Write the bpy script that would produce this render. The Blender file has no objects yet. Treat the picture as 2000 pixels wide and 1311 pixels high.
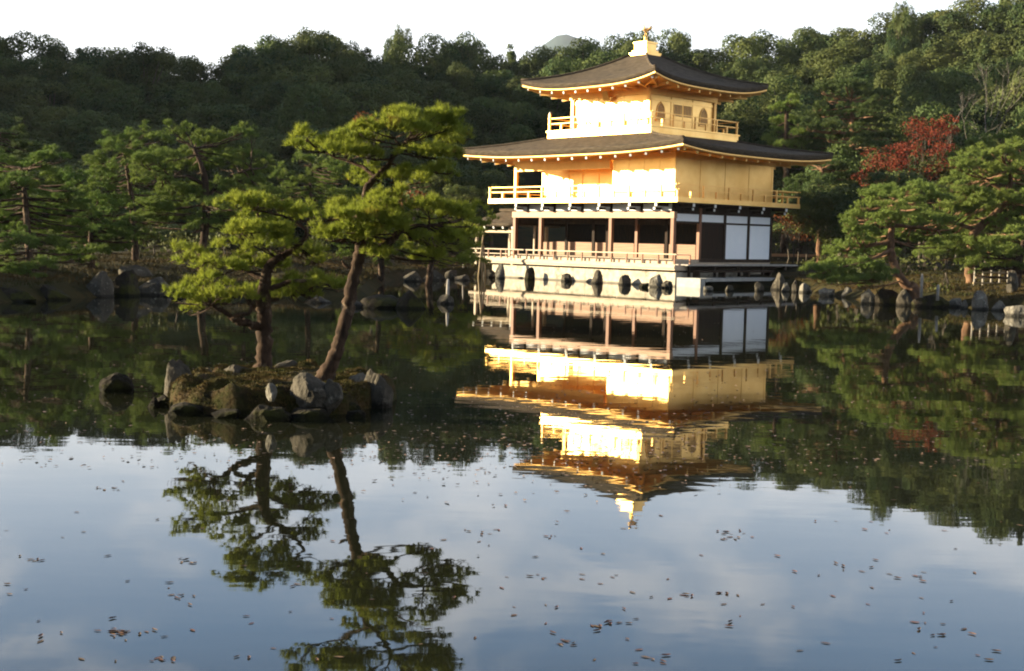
import bpy, bmesh, math, random
import numpy as np
from mathutils import Vector, Matrix, noise

scene = bpy.context.scene
COL = scene.collection
R = math.radians

# ------------------------------------------------------------------ camera
FPX = 2448.84            # focal length in photograph pixels (2000 wide)
CAM = np.array([0.0, 0.0, 2.2])
PITCH, ROLL = -0.07695, 0.02192
_fw = np.array([0, math.cos(PITCH), math.sin(PITCH)])
_rt = np.array([1.0, 0, 0])
_up = np.cross(_rt, _fw)
RT = _rt * math.cos(ROLL) + _up * math.sin(ROLL)
UP = _up * math.cos(ROLL) - _rt * math.sin(ROLL)
cam = bpy.data.objects.new('camera', bpy.data.cameras.new('camera'))
COL.objects.link(cam)
cam.data.sensor_width = 36.0
cam.data.lens = FPX * 36.0 / 2000.0
cam.data.clip_start = 0.1
cam.data.clip_end = 12000
m = Matrix.Identity(4)
for i in range(3):
    m[i][0], m[i][1], m[i][2], m[i][3] = RT[i], UP[i], -_fw[i], CAM[i]
cam.matrix_world = m
scene.camera = cam

# ------------------------------------------------------------------ light
SUN_EL, SUN_A = R(11.0), R(-8.0)      # height of the sun; angle behind straight left
SUN = Vector((-math.cos(SUN_A) * math.cos(SUN_EL), -math.sin(SUN_A) * math.cos(SUN_EL), math.sin(SUN_EL)))
sun = bpy.data.objects.new('sun', bpy.data.lights.new('sun', 'SUN'))
COL.objects.link(sun)
sun.data.energy = 5.0
sun.data.angle = R(0.5)
sun.data.color = (1.0, 0.86, 0.58)
sun.rotation_euler = SUN.to_track_quat('Z', 'Y').to_euler()
scene.view_settings.view_transform = 'Standard'
scene.view_settings.look = 'None'
scene.view_settings.exposure = 2.05
scene.view_settings.gamma = 1.0

world = bpy.data.worlds.new('World')
scene.world = world
world.use_nodes = True
nt = world.node_tree
nt.nodes.clear()
def wn(t, **k):
    n = nt.nodes.new(t)
    for a, b in k.items(): setattr(n, a, b)
    return n
wout = wn('ShaderNodeOutputWorld'); wbg = wn('ShaderNodeBackground')
sky = wn('ShaderNodeTexSky', sky_type='NISHITA', sun_disc=False)
sky.sun_elevation = SUN_EL
sky.sun_rotation = math.atan2(SUN.x, SUN.y) % (2 * math.pi)
sky.altitude = 100; sky.air_density = .75; sky.dust_density = .8; sky.ozone_density = 1.5
# bright haze low in the sky, thinning to clear sky higher up, with soft streaky cloud in it
wtc = wn('ShaderNodeTexCoord'); wsep = wn('ShaderNodeSeparateXYZ')
nt.links.new(wtc.outputs['Generated'], wsep.inputs[0])
hz = wn('ShaderNodeValToRGB'); cr = hz.color_ramp
cr.elements[0].position = 0.0; cr.elements[0].color = (1, 1, 1, 1)
cr.elements[1].position = 1.0; cr.elements[1].color = (.05, .09, .17, 1)
for p_, c_ in ((.14, (.95, .98, 1.0, 1)), (.20, (.66, .80, .98, 1)), (.30, (.32, .54, .86, 1)), (.45, (.13, .22, .45, 1))):
    e_ = cr.elements.new(p_); e_.color = c_
nt.links.new(wsep.outputs[2], hz.inputs[0])
hmul = wn('ShaderNodeVectorMath', operation='SCALE'); hmul.inputs['Scale'].default_value = 8.6
nt.links.new(hz.outputs[0], hmul.inputs[0])
hf = wn('ShaderNodeMapRange'); hf.inputs[1].default_value = .32; hf.inputs[2].default_value = .60; hf.inputs[3].default_value = .92; hf.inputs[4].default_value = 0
nt.links.new(wsep.outputs[2], hf.inputs[0])
hmx = wn('ShaderNodeMix', data_type='RGBA')
hb = wn('ShaderNodeMapRange'); hb.interpolation_type = 'SMOOTHSTEP'; hb.inputs[1].default_value = -.35; hb.inputs[2].default_value = .45; hb.inputs[3].default_value = .10
nt.links.new(wsep.outputs[1], hb.inputs[0])          # the haze glows ahead, the sky behind the viewer is clear
hfb = wn('ShaderNodeMath', operation='MULTIPLY'); nt.links.new(hf.outputs[0], hfb.inputs[0]); nt.links.new(hb.outputs[0], hfb.inputs[1])
nt.links.new(hfb.outputs[0], hmx.inputs[0]); nt.links.new(sky.outputs[0], hmx.inputs[6]); nt.links.new(hmul.outputs[0], hmx.inputs[7])
wmap = wn('ShaderNodeMapping'); wmap.inputs['Scale'].default_value = (1.0, 1.0, 2.2); wmap.inputs['Location'].default_value = (.62, .2, .35)
wnz = wn('ShaderNodeTexNoise'); wnz.inputs['Scale'].default_value = 6.0; wnz.inputs['Detail'].default_value = 7; wnz.inputs['Roughness'].default_value = .52
wnz.inputs['Distortion'].default_value = .3
wrp = wn('ShaderNodeMapRange'); wrp.interpolation_type = 'SMOOTHSTEP'; wrp.inputs[1].default_value = .43; wrp.inputs[2].default_value = .68; wrp.inputs[4].default_value = .72
wmx = wn('ShaderNodeMix', data_type='RGBA')
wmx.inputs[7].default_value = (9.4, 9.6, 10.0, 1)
nt.links.new(wtc.outputs['Generated'], wmap.inputs[0]); nt.links.new(wmap.outputs[0], wnz.inputs[0]); nt.links.new(wnz.outputs[0], wrp.inputs[0])
cfade = wn('ShaderNodeMapRange'); cfade.inputs[1].default_value = .36; cfade.inputs[2].default_value = .62; cfade.inputs[3].default_value = 1; cfade.inputs[4].default_value = .15
nt.links.new(wsep.outputs[2], cfade.inputs[0])
cmu0 = wn('ShaderNodeMath', operation='MULTIPLY'); nt.links.new(wrp.outputs[0], cmu0.inputs[0]); nt.links.new(cfade.outputs[0], cmu0.inputs[1])
cmul = wn('ShaderNodeMath', operation='MULTIPLY'); nt.links.new(cmu0.outputs[0], cmul.inputs[0]); nt.links.new(hb.outputs[0], cmul.inputs[1])
# unseen bright patch of sky added off to the right, to light the east walls
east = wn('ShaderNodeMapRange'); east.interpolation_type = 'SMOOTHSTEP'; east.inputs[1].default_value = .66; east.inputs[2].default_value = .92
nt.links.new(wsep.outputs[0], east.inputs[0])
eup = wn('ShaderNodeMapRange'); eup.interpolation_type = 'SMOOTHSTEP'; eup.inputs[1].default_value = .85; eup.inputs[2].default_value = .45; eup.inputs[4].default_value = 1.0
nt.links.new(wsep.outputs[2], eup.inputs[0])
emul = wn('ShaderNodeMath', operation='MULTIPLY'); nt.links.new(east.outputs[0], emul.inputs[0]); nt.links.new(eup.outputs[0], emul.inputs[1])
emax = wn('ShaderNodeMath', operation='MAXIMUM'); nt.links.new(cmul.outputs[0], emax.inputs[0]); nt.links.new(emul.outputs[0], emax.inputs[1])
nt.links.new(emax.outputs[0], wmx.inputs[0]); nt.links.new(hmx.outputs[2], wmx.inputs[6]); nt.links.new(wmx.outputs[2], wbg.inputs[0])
wbg.inputs[1].default_value = 0.05
nt.links.new(wbg.outputs[0], wout.inputs[0])

scene.cycles.max_bounces = 6
scene.cycles.diffuse_bounces = 3
scene.cycles.glossy_bounces = 4
scene.cycles.transmission_bounces = 2
scene.cycles.volume_bounces = 0
scene.cycles.sample_clamp_indirect = 6
scene.cycles.use_denoising = True
scene.cycles.filter_width = 2.0

# ------------------------------------------------------------------ helpers
def at(px, py, Y):
    """world point seen at photo pixel (px,py), at depth Y"""
    d = RT * (px - 1000) / FPX + UP * (655.5 - py) / FPX + _fw
    return CAM + d * (Y / d[1])
def gp(px, py, z=0.0):
    d = RT * (px - 1000) / FPX + UP * (655.5 - py) / FPX + _fw
    return CAM + d * ((z - CAM[2]) / d[2])
def tag(o, label=None, cat=None, group=None, kind=None):
    if label: o['label'] = label
    if cat: o['category'] = cat
    if group: o['group'] = group
    if kind: o['kind'] = kind
    return o
def empty(name, loc, rz=0.0):
    o = bpy.data.objects.new(name, None); COL.objects.link(o)
    o.empty_display_size = .2
    o.location = loc; o.rotation_euler = (0, 0, rz)
    return o
def link(name, me, mat, parent=None, smooth=False):
    if mat is not None: me.materials.append(mat)
    if smooth:
        me.polygons.foreach_set('use_smooth', [True] * len(me.polygons))
    o = bpy.data.objects.new(name, me); COL.objects.link(o)
    if parent is not None: o.parent = parent
    return o
def np_mesh(name, V, F):
    """V (n,3) float, F (m,k) int"""
    V = np.asarray(V, np.float32); F = np.asarray(F, np.int32)
    me = bpy.data.meshes.new(name)
    me.vertices.add(len(V)); me.vertices.foreach_set('co', V.ravel())
    k = F.shape[1]
    me.loops.add(F.size); me.loops.foreach_set('vertex_index', F.ravel())
    me.polygons.add(len(F))
    me.polygons.foreach_set('loop_start', np.arange(0, F.size, k, dtype=np.int32))
    me.update(calc_edges=True)
    return me
class MB:
    def __init__(s, rough=0): s.v = []; s.f = []; s.rough = rough
    def box(s, x0, x1, y0, y1, z0, z1):
        b = len(s.v)
        s.v += [(x, y, z) for z in (z0, z1) for y in (y0, y1) for x in (x0, x1)]
        s.f += [tuple(b + i for i in q) for q in ((0, 2, 3, 1), (4, 5, 7, 6), (0, 1, 5, 4), (2, 6, 7, 3), (0, 4, 6, 2), (1, 3, 7, 5))]
        return s
    def bar(s, a, b, w, h=None):
        h = h or w
        a = Vector(a); b = Vector(b); d = (b - a).normalized()
        u = d.cross(Vector((0, 0, 1)))
        if u.length < 1e-3: u = Vector((1, 0, 0))
        u.normalize(); n = u.cross(d)
        k = len(s.v)
        for p in (a, b):
            for i, j in ((-1, -1), (1, -1), (1, 1), (-1, 1)):
                s.v.append(tuple(p + u * (i * w / 2) + n * (j * h / 2)))
        s.f += [(k, k + 3, k + 2, k + 1), (k + 4, k + 5, k + 6, k + 7)]
        for i in range(4):
            j = (i + 1) % 4
            s.f.append((k + i, k + j, k + 4 + j, k + 4 + i))
        return s
    def tube(s, pts, rad, n=8, cap=True):
        pts = [Vector(p) for p in pts]
        k = len(s.v); prev = None
        for i, p in enumerate(pts):
            d = (pts[min(i + 1, len(pts) - 1)] - pts[max(i - 1, 0)])
            if d.length < 1e-9: d = Vector((0, 0, 1))
            d.normalize()
            u = prev - d * prev.dot(d) if prev is not None else d.cross(Vector((.31, .95, .1)))
            if u.length < 1e-4: u = d.cross(Vector((1, 0, 0)))
            u.normalize(); prev = u; w = d.cross(u)
            r = rad[i] if hasattr(rad, '__len__') else rad
            for j in range(n):
                a = 2 * math.pi * j / n
                q = p + (u * math.cos(a) + w * math.sin(a)) * r
                if s.rough: q = p + (q - p) * (1 + s.rough * noise.noise(q * 13) + s.rough * noise.noise(q * 37))
                s.v.append(tuple(q))
        for i in range(len(pts) - 1):
            for j in range(n):
                a = k + i * n + j; b = k + i * n + (j + 1) % n
                s.f.append((a, b, b + n, a + n))
        if cap:
            s.f.append(tuple(k + j for j in reversed(range(n))))
            s.f.append(tuple(k + (len(pts) - 1) * n + j for j in range(n)))
        return s
    def ball(s, c, rx, ry, rz, nu=10, nv=7):
        k = len(s.v)
        for i in range(nv + 1):
            th = math.pi * i / nv
            for j in range(nu):
                ph = 2 * math.pi * j / nu
                s.v.append((c[0] + rx * math.sin(th) * math.cos(ph), c[1] + ry * math.sin(th) * math.sin(ph), c[2] + rz * math.cos(th)))
        for i in range(nv):
            for j in range(nu):
                a = k + i * nu + j; b = k + i * nu + (j + 1) % nu
                s.f.append((a, a + nu, b + nu, b))
        return s
    def quad(s, *p):
        k = len(s.v); s.v += [tuple(q) for q in p]; s.f.append(tuple(range(k, k + len(p)))); return s
    def build(s, name, mat, parent=None, smooth=False):
        me = bpy.data.meshes.new(name); me.from_pydata(s.v, [], s.f); me.update()
        return link(name, me, mat, parent, smooth)
def lerp(a, b, t): return a + (b - a) * t
def smooth01(t): t = np.clip(t, 0, 1); return t * t * (3 - 2 * t)

# ------------------------------------------------------------------ materials
def mat(name, base, rough=.7, metal=0.0, spec=.5, noise_scale=None, c2=None, bump=0, bump_scale=None, rnd=0.0,
        transl=0.0, c3=None, scale3=None, thr3=(.6, .7), mapscale=(1, 1, 1), detail=6, obj_coord=True, thr=(.35, .65), ior=None, wet=False):
    M = bpy.data.materials.new(name); M.use_nodes = True
    t = M.node_tree; N = t.nodes; L = t.links
    p = N['Principled BSDF']; out = N['Material Output']
    p.inputs['Roughness'].default_value = rough; p.inputs['Metallic'].default_value = metal
    p.inputs['Specular IOR Level'].default_value = spec
    if ior: p.inputs['IOR'].default_value = ior
    p.inputs['Base Color'].default_value = (*base, 1)
    col = None
    tc = N.new('ShaderNodeTexCoord'); mp = N.new('ShaderNodeMapping'); mp.inputs['Scale'].default_value = mapscale
    L.new(tc.outputs['Object'] if obj_coord else N.new('ShaderNodeNewGeometry').outputs['Position'], mp.inputs[0])
    def nz(sc, det=detail):
        n = N.new('ShaderNodeTexNoise'); n.inputs['Scale'].default_value = sc; n.inputs['Detail'].default_value = det
        n.inputs['Roughness'].default_value = .6
        L.new(mp.outputs[0], n.inputs[0]); return n
    def mixc(fac, a, b):
        x = N.new('ShaderNodeMix'); x.data_type = 'RGBA'
        L.new(fac, x.inputs[0])
        if isinstance(a, tuple): x.inputs[6].default_value = (*a, 1)
        else: L.new(a, x.inputs[6])
        x.inputs[7].default_value = (*b, 1)
        return x.outputs[2]
    def ramp(src, lo, hi):
        r = N.new('ShaderNodeMapRange'); r.inputs[1].default_value = lo; r.inputs[2].default_value = hi
        L.new(src, r.inputs[0]); return r.outputs[0]
    if c2 is not None:
        col = mixc(ramp(nz(noise_scale).outputs[0], *thr), base, c2)
    if c3 is not None:
        col = mixc(ramp(nz(scale3).outputs[0], *thr3), col if col is not None else base, c3)
    if wet:
        gpn = N.new('ShaderNodeNewGeometry'); sx = N.new('ShaderNodeSeparateXYZ'); L.new(gpn.outputs['Position'], sx.inputs[0])
        wr = N.new('ShaderNodeMapRange'); wr.inputs[1].default_value = .05; wr.inputs[2].default_value = .11; wr.inputs[3].default_value = .35; wr.inputs[4].default_value = 1
        ad = N.new('ShaderNodeMath'); ad.operation = 'MULTIPLY_ADD'; ad.inputs[1].default_value = .10; L.new(nz(6).outputs[0], ad.inputs[0]); L.new(sx.outputs[2], ad.inputs[2])
        sb = N.new('ShaderNodeMath'); sb.operation = 'SUBTRACT'; sb.inputs[1].default_value = .05; L.new(ad.outputs[0], sb.inputs[0]); L.new(sb.outputs[0], wr.inputs[0])
        hv = N.new('ShaderNodeHueSaturation'); L.new(wr.outputs[0], hv.inputs['Value']); L.new(col, hv.inputs['Color']); col = hv.outputs[0]
    if rnd:
        oi = N.new('ShaderNodeObjectInfo'); hs = N.new('ShaderNodeHueSaturation')
        r1 = N.new('ShaderNodeMapRange'); r1.inputs[3].default_value = 1 - rnd; r1.inputs[4].default_value = 1 + rnd
        L.new(oi.outputs['Random'], r1.inputs[0]); L.new(r1.outputs[0], hs.inputs['Value'])
        wn_ = N.new('ShaderNodeTexWhiteNoise'); wn_.noise_dimensions = '1D'; L.new(oi.outputs['Random'], wn_.inputs['W'])
        r2 = N.new('ShaderNodeMapRange'); r2.inputs[3].default_value = .5 - rnd * .09; r2.inputs[4].default_value = .5 + rnd * .05
        L.new(wn_.outputs[0], r2.inputs[0]); L.new(r2.outputs[0], hs.inputs['Hue'])
        if col is not None: L.new(col, hs.inputs['Color'])
        else: hs.inputs['Color'].default_value = (*base, 1)
        col = hs.outputs[0]
    if col is not None: L.new(col, p.inputs['Base Color'])
    if bump:
        b = N.new('ShaderNodeBump'); b.inputs['Strength'].default_value = 1; b.inputs['Distance'].default_value = bump
        L.new(nz(bump_scale).outputs[0], b.inputs['Height']); L.new(b.outputs[0], p.inputs['Normal'])
    if transl:
        tr = N.new('ShaderNodeBsdfTranslucent'); ms = N.new('ShaderNodeMixShader'); ms.inputs[0].default_value = transl
        if col is not None: L.new(col, tr.inputs[0])
        else: tr.inputs[0].default_value = (*base, 1)
        L.new(p.outputs[0], ms.inputs[1]); L.new(tr.outputs[0], ms.inputs[2]); L.new(ms.outputs[0], out.inputs[0])
    return M
M = {}
M['gold'] = mat('gold_leaf', (.93, .62, .22), .36, .75, noise_scale=.8, c2=(.80, .48, .14), bump=.004, bump_scale=4)
M['gold_soft'] = mat('gold_leaf_eaves', (.90, .56, .18), .5, .55, noise_scale=2, c2=(.82, .48, .14))
M['shingle'] = mat('bark_shingle', (.062, .046, .032), .95, spec=.15, noise_scale=2.6, c2=(.115, .088, .062), c3=(.030, .027, .024), scale3=.9, bump=.07, bump_scale=6, mapscale=(1, 1, 6))
M['redwood'] = mat('red_brown_timber', (.24, .085, .03), .6, noise_scale=3, c2=(.16, .055, .02), mapscale=(4, 4, .6))
M['beam'] = mat('warm_pale_timber', (.46, .26, .15), .6, noise_scale=2, c2=(.36, .19, .10), mapscale=(.6, 3, 3))
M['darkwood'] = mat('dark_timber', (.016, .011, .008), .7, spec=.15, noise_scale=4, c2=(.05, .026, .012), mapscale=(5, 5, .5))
M['doorwood'] = mat('dark_door_boards', (.03, .013, .006), .7, spec=.12, noise_scale=4, c2=(.010, .006, .004), mapscale=(6, 6, .3))
M['palewood'] = mat('weathered_pale_timber', (.50, .40, .29), .7, noise_scale=3, c2=(.38, .29, .20), mapscale=(.7, 3, 3))
M['lattice'] = mat('brown_lattice_shutter', (.36, .22, .13), .7, noise_scale=2, c2=(.27, .15, .09), mapscale=(.5, .5, 8))
M['plaster'] = mat('white_plaster', (.88, .90, .92), .8, noise_scale=2, c2=(.83, .86, .89))
M['whitetip'] = mat('white_painted_end', (.8, .8, .78), .7)
M['stonewall'] = mat('pale_cut_stone', (.54, .47, .37), .9, noise_scale=3, c2=(.33, .285, .22), c3=(.15, .125, .09), scale3=1.9, thr3=(.55, .70), bump=.02, bump_scale=6, wet=True)
M['slab'] = mat('grey_stone_slab', (.42, .41, .38), .8, noise_scale=3, c2=(.30, .29, .27), bump=.01, bump_scale=7)
M['rock'] = mat('grey_rock', (.10, .085, .065), .95, spec=.2, noise_scale=2.2, c2=(.035, .03, .023), c3=(.25, .225, .18), scale3=4.5, thr3=(.58, .72), bump=.09, bump_scale=5, wet=True)
M['rockpale'] = mat('pale_rock', (.22, .197, .16), .95, spec=.2, noise_scale=3, c2=(.07, .062, .05), c3=(.42, .39, .34), scale3=5, thr3=(.56, .72), bump=.09, bump_scale=6, wet=True)
M['rockmoss'] = mat('mossy_rock', (.035, .028, .02), 1.0, spec=.15, noise_scale=2.5, c2=(.014, .012, .009), c3=(.045, .045, .010), scale3=2.0, thr3=(.48, .62), bump=.09, bump_scale=7, wet=True)
M['moss'] = mat('moss_ground', (.030, .032, .008), 1.0, spec=.1, noise_scale=5, c2=(.06, .036, .018), c3=(.013, .012, .007), scale3=3.2, thr3=(.5, .65), bump=.05, bump_scale=16)
M['ground'] = mat('shore_grass', (.055, .036, .013), 1.0, spec=.1, noise_scale=.5, c2=(.026, .027, .009), c3=(.015, .015, .007), scale3=1.2, thr3=(.52, .66), bump=.05, bump_scale=5, obj_coord=False)
M['moss_blade'] = mat('moss_blades', (.05, .055, .010), .8, noise_scale=2.5, c2=(.10, .06, .02), obj_coord=False, spec=.1)
M['grass_blade'] = mat('grass_blades', (.075, .045, .015), .8, noise_scale=.45, c2=(.032, .036, .010), obj_coord=False, spec=.1)
M['farhill'] = mat('haze_tinted_forest', (.012, .034, .040), .95, noise_scale=.03, c2=(.02, .044, .048), obj_coord=False)  # forest green shifted to blue, painting in the distance haze
M['bark'] = mat('pine_bark', (.075, .046, .03), .95, spec=.15, noise_scale=9, c2=(.022, .014, .010), c3=(.22, .16, .11), scale3=6, thr3=(.56, .72), bump=.03, bump_scale=16, mapscale=(1, 1, .45))
M['redbark'] = mat('red_pine_bark', (.21, .12, .07), .95, spec=.1, noise_scale=4, c2=(.09, .05, .032), bump=.03, bump_scale=8, mapscale=(1, 1, .5))
M['darkbark'] = mat('dark_bark', (.05, .038, .028), .9, noise_scale=3, c2=(.09, .07, .05))
M['greybark'] = mat('grey_bare_twigs', (.17, .145, .125), .9, noise_scale=3, c2=(.10, .085, .075))
M['needle_near'] = mat('yellow_green_needles', (.20, .245, .034), .6, noise_scale=3.0, c2=(.275, .30, .042), c3=(.30, .14, .035), scale3=2.6, thr3=(.62, .74), transl=.42, obj_coord=False, spec=.08)
M['needle_mid'] = mat('green_needles', (.11, .175, .04), .6, noise_scale=.9, c2=(.165, .21, .045), c3=(.16, .10, .03), scale3=.8, thr3=(.64, .76), transl=.25, obj_coord=False, spec=.08, rnd=.12)
M['needle_right'] = mat('bright_green_needles', (.13, .18, .045), .6, noise_scale=.9, c2=(.17, .21, .05), c3=(.16, .12, .035), scale3=.8, thr3=(.66, .78), transl=.28, obj_coord=False, spec=.08, rnd=.1)
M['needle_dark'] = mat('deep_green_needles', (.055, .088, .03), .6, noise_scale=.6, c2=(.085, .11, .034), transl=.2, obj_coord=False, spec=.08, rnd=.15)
M['leaf_forest'] = mat('evergreen_leaves', (.056, .082, .026), .65, noise_scale=.30, c2=(.10, .118, .036), c3=(.032, .058, .022), scale3=.22, thr3=(.5, .62), transl=.2, obj_coord=False, spec=.08, rnd=.28)
M['leaf_red'] = mat('red_maple_leaves', (.16, .026, .020), .7, noise_scale=.8, c2=(.20, .055, .026), c3=(.085, .035, .02), scale3=.7, thr3=(.5, .65), transl=.35, obj_coord=False, spec=.08)
M['leaf_rust'] = mat('rust_maple_leaves', (.16, .045, .018), .6, noise_scale=.9, c2=(.10, .05, .02), transl=.3, obj_coord=False, spec=.08)
M['shrub'] = mat('shrub_leaves', (.05, .065, .02), .6, noise_scale=1.5, c2=(.09, .095, .03), transl=.2, obj_coord=False, spec=.08, rnd=.15)
M['deadleaf'] = mat('dead_leaf', (.085, .042, .020), .7, noise_scale=30, c2=(.14, .075, .042), rnd=.4)
M['bamboo'] = mat('dry_bamboo', (.40, .29, .16), .6, noise_scale=3, c2=(.30, .21, .11))
M['greywood'] = mat('grey_timber', (.38, .34, .30), .8, noise_scale=4, c2=(.26, .23, .20), mapscale=(1, 1, 4))

M['skylit_leaf'] = mat('skylit_dead_leaf', (.22, .14, .10), .6, noise_scale=2, c2=(.10, .055, .03), obj_coord=False)  # dead leaf colour lightened to stand in for sky light on the flecks
# water: dark pond, almost a mirror
W_ = bpy.data.materials.new('pond_water'); W_.use_nodes = True
_t = W_.node_tree; _p = _t.nodes['Principled BSDF']
_p.inputs['Base Color'].default_value = (.012, .013, .007, 1); _p.inputs['Roughness'].default_value = .015
_p.inputs['IOR'].default_value = 1.48
_tc = _t.nodes.new('ShaderNodeNewGeometry'); _mp = _t.nodes.new('ShaderNodeMapping'); _mp.inputs['Scale'].default_value = (.55, 1.4, 1)
_nz = _t.nodes.new('ShaderNodeTexNoise'); _nz.inputs['Scale'].default_value = 1.1; _nz.inputs['Detail'].default_value = 3
_bp = _t.nodes.new('ShaderNodeBump'); _bp.inputs['Distance'].default_value = .0018; _bp.inputs['Strength'].default_value = 1
_t.links.new(_tc.outputs['Position'], _mp.inputs[0]); _t.links.new(_mp.outputs[0], _nz.inputs[0])
_t.links.new(_nz.outputs[0], _bp.inputs['Height']); _t.links.new(_bp.outputs[0], _p.inputs['Normal'])
M['water'] = W_

# ------------------------------------------------------------------ the ground, the pond, the hills
POND = np.array([(-60, 3.2), (-20, 2.4), (0, 3.0), (20, 2.4), (45, 3.2), (45, 15), (27, 28), (18.2, 38.2), (17.6, 42.0), (17.9, 44.8), (17.2, 46.6), (16.2, 47.8), (15.2, 49.2), (14.2, 50.4), (14.1, 55.8), (14.1, 58.8),
                 (14.8, 63.5), (13.2, 65.2), (10.5, 64.6), (8.3, 64.0), (-1.0, 73.6), (-2.6, 73.4), (-4.5, 70), (-6, 62), (-5.6, 52),
                 (-5.2, 46), (-6.6, 44.3), (-9.0, 46.0), (-11.9, 44.2), (-13.4, 41.5), (-14.2, 39), (-15.1, 36.2), (-19, 29), (-26, 18), (-60, 12)], float)
def pond_sd(x, y):
    """signed distance to the pond's edge, positive on land"""
    P = np.stack([x, y], -1); d = np.full(x.shape, 1e9); ins = np.zeros(x.shape, bool)
    n = len(POND)
    for i in range(n):
        a, b = POND[i], POND[(i + 1) % n]
        ab = b - a; t = np.clip(((P - a) @ ab) / (ab @ ab), 0, 1)
        q = a + t[..., None] * ab
        d = np.minimum(d, np.hypot(*(np.moveaxis(P - q, -1, 0))))
        c = ((a[1] > y) != (b[1] > y)) & (x < (b[0] - a[0]) * (y - a[1]) / (b[1] - a[1] + 1e-12) + a[0])
        ins ^= c
    return np.where(ins, -d, d)
def terrain(x, y):
    x = np.asarray(x, float); y = np.asarray(y, float)
    d = pond_sd(x, y)
    h = np.where(d < 0, np.maximum(-1.2, d * .9), .45 * smooth01(d / .8) + .55 * smooth01((d - .5) / 6))
    right = smooth01((x - 5) / 45)
    h = h + np.maximum(0, y - 96 + 8 * right) * (.17 + .085 * right) * smooth01((y - 90) / 20)
    # a wooded spur to the left, outside the frame, that keeps the left of the valley in shade
    h = h + 31 * smooth01((-x - .43 * y - 14) / 34) * smooth01((y - 92) / 30)
    h = h + .12 * np.sin(x * .9 + .3 * y) * np.sin(y * .7) * smooth01(d / 3)
    h = np.where(y > 168, h * (1 - .75 * smooth01((y - 168) / 60)), h)
    return h
def axis(fine0, fine1, step, lo, hi, g=1.16):
    a = list(np.arange(fine0, fine1 + 1e-6, step)); s = step; v = fine1
    while v < hi: s *= g; v += s; a.append(v)
    s = step; v = fine0; b = []
    while v > lo: s *= g; v -= s; b.append(v)
    return np.array(b[::-1] + a)
gx = axis(-28, 32, .5, -900, 900); gy = axis(25, 80, .5, -200, 1500)
X, Y_ = np.meshgrid(gx, gy)
Z = terrain(X, Y_)
nx, ny = len(gx), len(gy)
idx = np.arange(nx * ny).reshape(ny, nx)
F = np.stack([idx[:-1, :-1], idx[:-1, 1:], idx[1:, 1:], idx[1:, :-1]], -1).reshape(-1, 4)
ter = link('terrain', np_mesh('terrain', np.stack([X, Y_, Z], -1).reshape(-1, 3), F), M['ground'], smooth=True)
tag(ter, kind='structure')
wat = MB().quad((-70, -2, 0), (60, -2, 0), (60, 85, 0), (-70, 85, 0)).build('pond_water', M['water'])
tag(wat, kind='structure')

# far hill, part of its haze blue put into the colour
rng = np.random.default_rng(4)
hv = []; nu, nv = 90, 40
for j in range(nv + 1):
    for i in range(nu + 1):
        x = -900 + 1800 * i / nu; y = -500 + 1000 * j / nv
        r = math.hypot(x / 270, y / 450)
        z = 440 * math.exp(-r * r * 1.5) + 40 * noise.noise((x * .004, y * .004, 3)) + 14 * noise.noise((x * .02, y * .02, 7)) - 20
        hv.append((x, y, z))
hi_ = np.arange((nu + 1) * (nv + 1)).reshape(nv + 1, nu + 1)
HF = np.stack([hi_[:-1, :-1], hi_[:-1, 1:], hi_[1:, 1:], hi_[1:, :-1]], -1).reshape(-1, 4)
hp = at(1098, 470, 2600)
hill = link('distant_hill', np_mesh('distant_hill', hv, HF), M['farhill'], smooth=True)
hill.location = (hp[0], hp[1], 0); tag(hill, kind='structure')

# ------------------------------------------------------------------ the pavilion (local axes: x east, y north, origin at the south-east corner post)
YAW = -0.80937
BX, BY = 8.10, 64.16
B = 2.12; WW = 5.5 * B; DD = 4 * B
def bw(x, y, z=0):
    return Vector((BX + x * math.cos(YAW) - y * math.sin(YAW), BY + x * math.sin(YAW) + y * math.cos(YAW), z))
pav = empty('golden_pavilion', (BX, BY, 0), YAW)
tag(pav, 'three storey golden pavilion with curved bark roofs and white panelled ground floor', 'pavilion')
def part(name, m_, boxes, parent=pav):
    b = MB()
    for q in boxes: b.box(*q)
    return b.build(name, m_, parent)

# --- ground floor
DECK = 1.06; FL = 1.34
part('veranda_deck', M['palewood'], [(-WW - 1.12, 1.10, -1.15, 0.0, .80, DECK)])
part('floor', M['palewood'], [(-WW - .05, .05, 0.004, B, 1.0, FL), (-WW - .05, .05, B + .002, DD, .9, FL - .01)])
part('floor_edge', M['palewood'], [(-WW - 1.12, 1.10, -1.19, -1.152, .90, 1.02)])
rl = part('railing', M['palewood'], [(-WW - 1.2, 1.14, -1.10, -1.04, 1.575, 1.635), (-WW - 1.1, 1.1, -1.095, -1.045, DECK + .004, 1.10),
                                    (1.0, 1.06, -1.036, .15, 1.56, 1.60), (-WW - 1.12, -WW - 1.06, -1.036, 1.6, 1.56, 1.60)])
n = 14
for i in range(n):
    x = 1.02 - i * 1.058
    part('post', M['redwood'], [(x - .035, x + .035, -1.105, -1.035, 1.102, 1.573)], rl)
    if i < n - 1:
        part('stub_post', M['redwood'], [(x - .529 - .035, x - .529 + .035, -1.105, -1.035, 1.102, 1.25)], rl)
part('post', M['redwood'], [(.995, 1.065, .10, .16, DECK, 1.558)], rl)
for i in range(2): part('post', M['redwood'], [(-WW - 1.125, -WW - 1.055, .3 + i, .37 + i, .9, 1.558)], rl)
c = .10
for k in (0, 2, 4.5, 5.5):
    x = -k * B
    part('column', M['redwood'], [(x - c, x + c, -c, c, FL + .002, 3.428 if k not in (4.5,) else 3.75)])
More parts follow.
